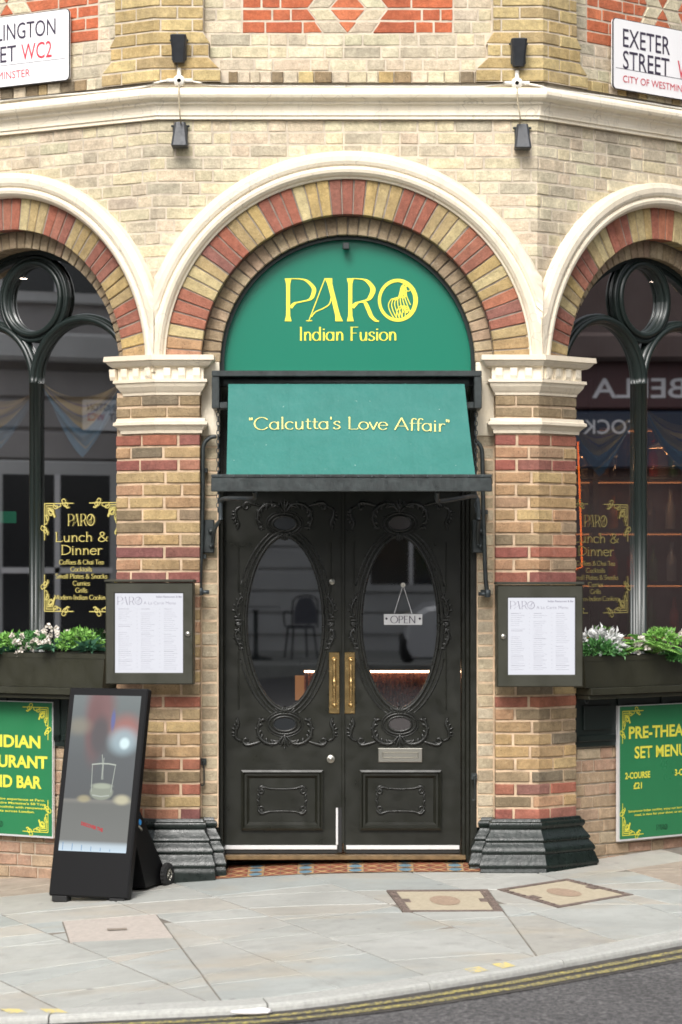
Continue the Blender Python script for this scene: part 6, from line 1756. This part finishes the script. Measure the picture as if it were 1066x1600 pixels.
# geometric tiles of the door step
step = thing('tiled_step', 'doorstep of red, blue and buff geometric tiles in front of the black door', 'tiled step', (0, .1, 0))
T0 = Vector((0, .1, 0))
mb = MB()
def step_z(x, y): return ground_h(x, -.08) + .006 + (y + .08) * .10
xsq = [-.80 + i * .16 for i in range(11)]
mb.loft([[Vector((x, y, step_z(x, y) - .004)) - T0 for x in xsq] for y in (-.078, .3)]); mb.build('mortar_bed', M['mortar_dark'], step)
M['t_red'] = simple('red_clay_tile', (.22, .06, .035), .6, var=.3, vs_=20); M['t_blue'] = simple('blue_grey_tile', (.11, .20, .26), .6, var=.25, vs_=20); M['t_buff'] = simple('buff_tile', (.40, .25, .12), .6, var=.2, vs_=20); M['t_dark'] = simple('black_tile', (.03, .03, .035), .4)
xt = P(336, 0, .1).x; tw = (P(724, 0, .1).x - xt) / 15
for r_ in range(3):
    y0_ = -.074 + r_ * .125; y1_ = y0_ + .122
    for i in range(16):
        xa_, xb_ = xt + i * tw, xt + i * tw + tw - .003
        xb_ = min(xb_, .80); xa_ = max(xa_, -.80)
        if xb_ - xa_ < .02: continue
        kind_ = 'blue' if i % 3 == 2 else 'red'
        def Q(mb, pts, l): mb.add([Vector((xa_ + (xb_ - xa_) * u_, y0_ + (y1_ - y0_) * v_, step_z(xa_ + (xb_ - xa_) * u_, y0_ + (y1_ - y0_) * v_) + l)) - T0 for u_, v_ in pts], [tuple(range(len(pts)))])
        mb = MB(); Q(mb, [(0, 0), (1, 0), (1, 1), (0, 1)], 0); tl = mb.build('tile', M['t_buff'], step)
        mb = MB()
        if kind_ == 'blue':
            Q(mb, [(.5 + .42 * cos(2 * pi * k_ / 12), .5 + .34 * sin(2 * pi * k_ / 12)) for k_ in range(12)], .0012); mb.build('inlay', M['t_blue'], tl)
            mb = MB(); Q(mb, [(0, 0), (.5, .1), (1, 0), (1, .04), (0, .04)], .0008); Q(mb, [(0, 1), (.3, .88), (.7, .88), (1, 1)], .0016); mb.build('inlay', M['t_dark'], tl)
        else:
            for pp_ in ([(0.02, .02), (.5, .34), (.98, .02)], [(0.02, .98), (.5, .66), (.98, .98)], [(.0, .12), (.36, .5), (.0, .88)], [(1, .12), (.64, .5), (1, .88)]): Q(mb, pp_, .001)
            mb.build('inlay', M['t_red'], tl)

# ------------------------------------------------------------------ the street around, seen in the glass
M['stucco'] = simple('grey_stucco', (.36, .34, .33), .8, var=.15, vs_=.8); M['stucco_l'] = simple('pale_stucco', (.52, .52, .51), .8, var=.12, vs_=.8)
M['brick_dark'] = simple('sooty_dark_brick_front', (.045, .03, .028), .85, var=.3, vs_=.8)  # house front colour darkened so its reflection in the right window stays dim
M['pane_dark'] = simple('dark_window_glass', (.02, .022, .025), .08, spec=.8)
def house(lab, x0, x1, y0, y1, hgt, face, mat, nb, nf, trim=None, rust=True):
    trim = trim or M['stucco_l']
    """a plain stuccoed town house; face gives the side that looks onto our corner"""
    cx_, cy_ = (x0 + x1) / 2, (y0 + y1) / 2
    t = thing('town_house', lab, 'building', (cx_, cy_, -.4))
    mb = MB(); mb.box(x0 - cx_, x1 - cx_, y0 - cy_, y1 - cy_, 0, hgt); mb.build('wall', mat, t)
    if face == 'y+': org, u, n, L = Vector((x1 - cx_, y1 - cy_, 0)), Vector((-1, 0, 0)), Vector((0, 1, 0)), x1 - x0
    elif face == 'x+': org, u, n, L = Vector((x1 - cx_, y0 - cy_, 0)), Vector((0, 1, 0)), Vector((1, 0, 0)), y1 - y0
    else: org, u, n, L = Vector((x0 - cx_, y1 - cy_, 0)), Vector((0, -1, 0)), Vector((-1, 0, 0)), y1 - y0
    T = lambda v: org + u * v.x + n * v.y + Vector((0, 0, v.z))
    k_ = 0
    for i in range(12 if rust else 0):
        mb = MB(); mb.bbox(0.02, L - .02, .0, .05, .45 + i * .33, .45 + i * .33 + .29, .015, T); mb.build('rustication', mat, t)
    mb = MB(); mb.bbox(-.1, L + .1, 0, .35, 4.45, 4.75, .04, T); mb.build('cornice', trim, t)
    mb = MB(); mb.bbox(-.1, L + .1, 0, .45, hgt - .4, hgt, .04, T); mb.build('cornice', trim, t)
    for f in range(nf):
        z0 = 1.2 if f == 0 else 5.2 + (f - 1) * 3.0
        for b in range(nb):
            xc = L * (b + .5) / nb
            mb = MB(); mb.bbox(xc - .75, xc + .75, 0.02, .10, z0 - .12, z0 + 2.2, .02, T); fr_ = mb.build('window_surround', trim, t)
            mb = MB(); mb.add([T(Vector((xc + a_, .105, z0 + b_))) for a_, b_ in ((-.6, 0), (.6, 0), (.6, 2.05), (-.6, 2.05))], [(0, 1, 2, 3)]); mb.build('pane', M['pane_dark'], fr_)
            mb = MB(); mb.box(xc - .62, xc + .62, .09, .13, z0 + 1.0, z0 + 1.06, T); mb.box(xc - .03, xc + .03, .09, .13, z0, z0 + 2.05, T); mb.build('sash_bar', M['white'], fr_)
    return t
house('grey stucco town house across the street behind the photographer', -14, 16, -34, -26.2, 9.5, 'y+', M['stucco_l'], 5, 2)
house('grey stucco town house across the side street to the left', -24, -14.5, -12, 12, 9, 'x+', M['stucco'], 7, 2)
house('dark brick town house across the side street to the right', 15, 25, -12, 12, 9, 'x-', M['brick_dark'], 7, 2, M['brick_dark'], False)
# far pavement with cafe chair and table, mirrored in the left door glass
mb = MB(); gz = ground_h(0, -24); mb.box(-14, 16, -26.2, -22.6, gz + RD - .1, gz + RD + .12); mb.build('far_pavement', M['stone'], kind='structure')
fz0 = gz + RD + .12
def chair():
    t = thing('cafe_chair', 'black woven bistro chair on the far pavement mirrored in the left door glass', 'chair', (-.62, -24.3, fz0), (0, 0, radians(160)))
    wood = simple('black_cane', (.03, .03, .032), .5); weave = simple('grey_weave', (.12, .12, .14), .8, var=.4, vs_=60)
    mb = MB(); mb.lathe((0, 0, .43), (0, 0, 1), [(.20, 0), (.215, .01), (.215, .03), (.19, .035)], 20); mb.build('seat', weave, t)
    for a, b in ((-.17, -.15), (.17, -.15), (-.15, .17), (.15, .17)):
        mb = MB(); mb.tube([(a * .9, b * .9, .43), (a * 1.15, b * 1.2, 0)], .014, 8); mb.build('leg', wood, t)
    mb = MB(); pts = [(.19 * cos(a) if True else 0, -.19 - .05 * (z_ - .44), z_) for a, z_ in [(pi, .44), (pi, .6), (pi * .98, .75), (pi * .82, .86), (pi * .5, .91), (pi * .18, .86), (pi * .02, .75), (0, .6), (0, .44)]]
    mb.tube(spline(pts, 5), .013, 8); mb.build('back_frame', wood, t)
    mb = MB(); rings = []
    for i in range(9):
        z_ = .5 + .38 * i / 8; hw = .17 * sqrt(max(.05, 1 - max(0, (z_ - .62) / .29) ** 2)); rings.append([Vector((x, -.20 - .05 * (z_ - .44), z_)) for x in (-hw, 0, hw)])
    mb.loft(rings); mb.build('backrest', weave, t)
    for sx in (-1, 1):
        mb = MB(); mb.tube(spline([(sx * .19, -.2, .66), (sx * .24, -.02, .67), (sx * .2, .15, .6), (sx * .18, .16, .45)], 5), .012, 8); mb.build('armrest', wood, t)
chair()
t = thing('cafe_table', 'round marble topped cafe table beside the bistro chair mirrored in the door glass', 'table', (-1.25, -24.0, fz0))
mb = MB(); mb.lathe((0, 0, .72), (0, 0, 1), [(.34, 0), (.35, .01), (.35, .025), (.34, .03)], 28); mb.build('tabletop', M['stucco_l'], t)
mb = MB(); mb.lathe((0, 0, .0), (0, 0, 1), [(.24, 0), (.24, .02), (.05, .05), (.03, .1), (.03, .68), (.08, .72)], 20); mb.build('pedestal', M['steel_black'], t)
# parked van near the photographer, mirrored in the right door glass
van = thing('parked_van', 'white van parked across the road mirrored in the right door glass', 'van', (3.2, -20.9, ground_h(3, -20.9) + RD))
vp = simple('white_van_paint', (.68, .69, .70), .35, coat=.4)
outl = [(-2.35, .35), (-2.42, .55), (-2.38, .85), (-2.15, 1.02), (-1.55, 1.12), (-.85, 1.78), (-.5, 1.9), (2.2, 1.92), (2.38, 1.8), (2.42, .5), (2.35, .35)]
mb = MB(); mb.loft([[Vector((x * (1 if abs(y) < .8 else .985), y, z_ if abs(y) < .8 else max(.38, z_ - .05))) for x, z_ in outl] for y in (-.88, -.78, .78, .88)], closed=True, caps=True); mb.build('body', vp, van)
for y in (-.886, .886):
    mb = MB(); mb.add([Vector((x, y, z_)) for x, z_ in ((-1.3, 1.16), (-.72, 1.66), (-.1, 1.68), (-.1, 1.16))], [(0, 1, 2, 3)]); mb.build('window', M['pane_dark'], van)
mb = MB(); mb.add([Vector((-1.48, -.7, 1.21)), Vector((-1.48, .7, 1.21)), Vector((-.88, .66, 1.77)), Vector((-.88, -.66, 1.77))], [(0, 1, 2, 3)]); mb.build('windscreen', M['pane_dark'], van)
mb = MB(); mb.bbox(-2.46, -2.3, -.85, .85, .3, .62, .04); mb.build('bumper', M['rubber'], van)
for y in (-.66, .66):
    mb = MB(); mb.ball((-2.33, y, .82), .1, .17, .1, 12, 8); mb.build('headlight', M['chrome'], van)
for x in (-1.55, 1.55):
    for y in (-.85, .85):
        mb = MB(); s_ = 1 if y > 0 else -1; mb.lathe((x, y - .08 * s_, .33), (0, s_, 0), [(.2, 0), (.33, 0), (.34, .06), (.34, .14), (.31, .17), (.2, .17)], 24); wh = mb.build('wheel', M['rubber'], van)
        mb = MB(); mb.lathe((x, y + .07 * s_, .33), (0, s_, 0), [(.2, 0), (.2, .03), (.05, .04)], 18); mb.build('hubcap', M['chrome'], wh)

# street name plate on the house across the side street, mirrored in the left window
def mirrored(px, py):
    q = Vector(P(px, py, 0)) ; cam_ = Vector((CX, -D, CZ)); d = (q - cam_).normalized()
    p0 = W(-2.3, OWL, 1.5); n = Vector((nL.x, nL.y, 0)); t1 = (p0 - cam_).dot(n) / d.dot(n); h1 = cam_ + d * t1
    r = d - n * 2 * d.dot(n); t2 = (-14.5 + .07 - h1.x) / r.x; return h1 + r * t2
pa = mirrored(129, 672); pb = mirrored(129, 624)
t = thing('street_sign', 'white street name plate mirrored in the left window glass', 'street sign', (pa.x, pa.y, pa.z))
hm = pb.z - pa.z; wm = hm * 2.3
pfn = plane_frame((0, -wm, 0), (0, 1, 0), (0, 0, 1))
if pfn(0, 0, 1).x < 0: pass
mb = MB(); plate_box(mb, pfn, wm, hm, 0.02, 0.02); mb.build('plate', M['white'], t)
plain_text('WELLINGTON', pfn, wm * .93, hm * .64, hm * .24, wm * .72, M['ink'], 'lettering', t, 'RIGHT', .01)
plain_text('STREET', pfn, wm * .60, hm * .32, hm * .24, wm * .40, M['ink'], 'lettering', t, 'RIGHT', .01)
plain_text('WC2', pfn, wm * .93, hm * .32, hm * .24, wm * .26, M['redink'], 'lettering', t, 'RIGHT', .01)

# shop front lettering on the dark house to the right, mirrored in the right window
def mirrored_r(px, py, X=14.9):
    q = Vector(P(px, py, 0)); cam_ = Vector((CX, -D, CZ)); d = (q - cam_).normalized()
    p0 = W(2.3, OWR, 1.5); n = Vector((nR.x, nR.y, 0)); t1 = (p0 - cam_).dot(n) / d.dot(n); h1 = cam_ + d * t1
    r = d - n * 2 * d.dot(n); t2 = (X - h1.x) / r.x; return h1 + r * t2
pa, pb = mirrored_r(925, 622), mirrored_r(1070, 590)
fas = thing('shop_fascia', 'dark red shop fascia with pale capital letters mirrored in the right window', 'shop sign', ((14.9), pa.y, pa.z))
M['fascia'] = simple('dark_red_fascia', (.035, .010, .012), .6); M['dimwhite'] = simple('dull_white_letters', (.38, .38, .4), .7)
yl, yr = min(pa.y, pb.y), max(pa.y, pb.y)
mb = MB(); mb.bbox(-.06, 0, yl - pa.y - 1.5, yr - pa.y + 1.5, -.12, .55, .02); mb.build('board', M['fascia'], fas)
mb = MB(); mb.bbox(-.05, 0, yl - pa.y - 1.5, yr - pa.y + 1.5, -.75, -.14, .02); mb.build('board', simple('navy_fascia', (.008, .014, .03), .5), fas)
pfn = plane_frame((-.063, 0, 0), (0, -1, 0), (0, 0, 1))
u0, u1 = (pa.y - pb.y), 0.0
plain_text('BELLA', pfn, min(u0, u1), 0, abs(pb.z - pa.z), abs(pb.y - pa.y), M['dimwhite'], 'lettering', fas, 'LEFT', .01)
pc, pd = mirrored_r(1000, 678), mirrored_r(905, 655)
pfn2 = plane_frame((-.055, 0, 0), (0, -1, 0), (0, 0, 1))
wv = abs(pc.y - pd.y) * 9 / 5.2
plain_text('COCKTAILS', pfn2, pa.y - pc.y, pc.z - pa.z, abs(pd.z - pc.z), wv, M['dimwhite'], 'lettering', fas, 'LEFT', 0)
print('FASCIA', pa, pb, pc, pd)

# lit pendant lamps over the bar, glimpsed through the right window
M['shade'] = simple('cream_lamp_shade', (.6, .5, .38), .7); M['bulb'] = emis('amber_bulb', (1.0, .45, .15), 30)
for i, (px, py, Y) in enumerate(((935, 714, 1.9), (1045, 700, 2.2))):
    p = P(px, py, Y); t = thing('pendant_lamp', ('cream pendant lamp shade in the right window beside the pier', 'cream pendant lamp shade in the right window by the picture edge')[i], 'pendant lamp', p)
    mb = MB(); mb.lathe((0, 0, 0), (0, 0, 1), [(.135, 0), (.13, .012), (.07, .04), (.055, .09), (.02, .1)], 20); mb.build('lamp_shade', M['shade'], t)
    mb = MB(); mb.tube([(0, 0, .1), (0, 0, 4.4 - p.z)], .006, 6); mb.build('cord', M['lamp'], t)
    mb = MB(); mb.ball((0, 0, -.02), .022, .022, .03, 10, 6); mb.build('bulb', M['bulb'], t)
    l = bpy.data.lights.new('pendant_light', 'POINT'); l.energy = 9; l.color = (1, .55, .28); l.shadow_soft_size = .05
    lo = bpy.data.objects.new('pendant_light', l); COL.objects.link(lo); lo.parent = t; lo.location = (0, 0, -.09)
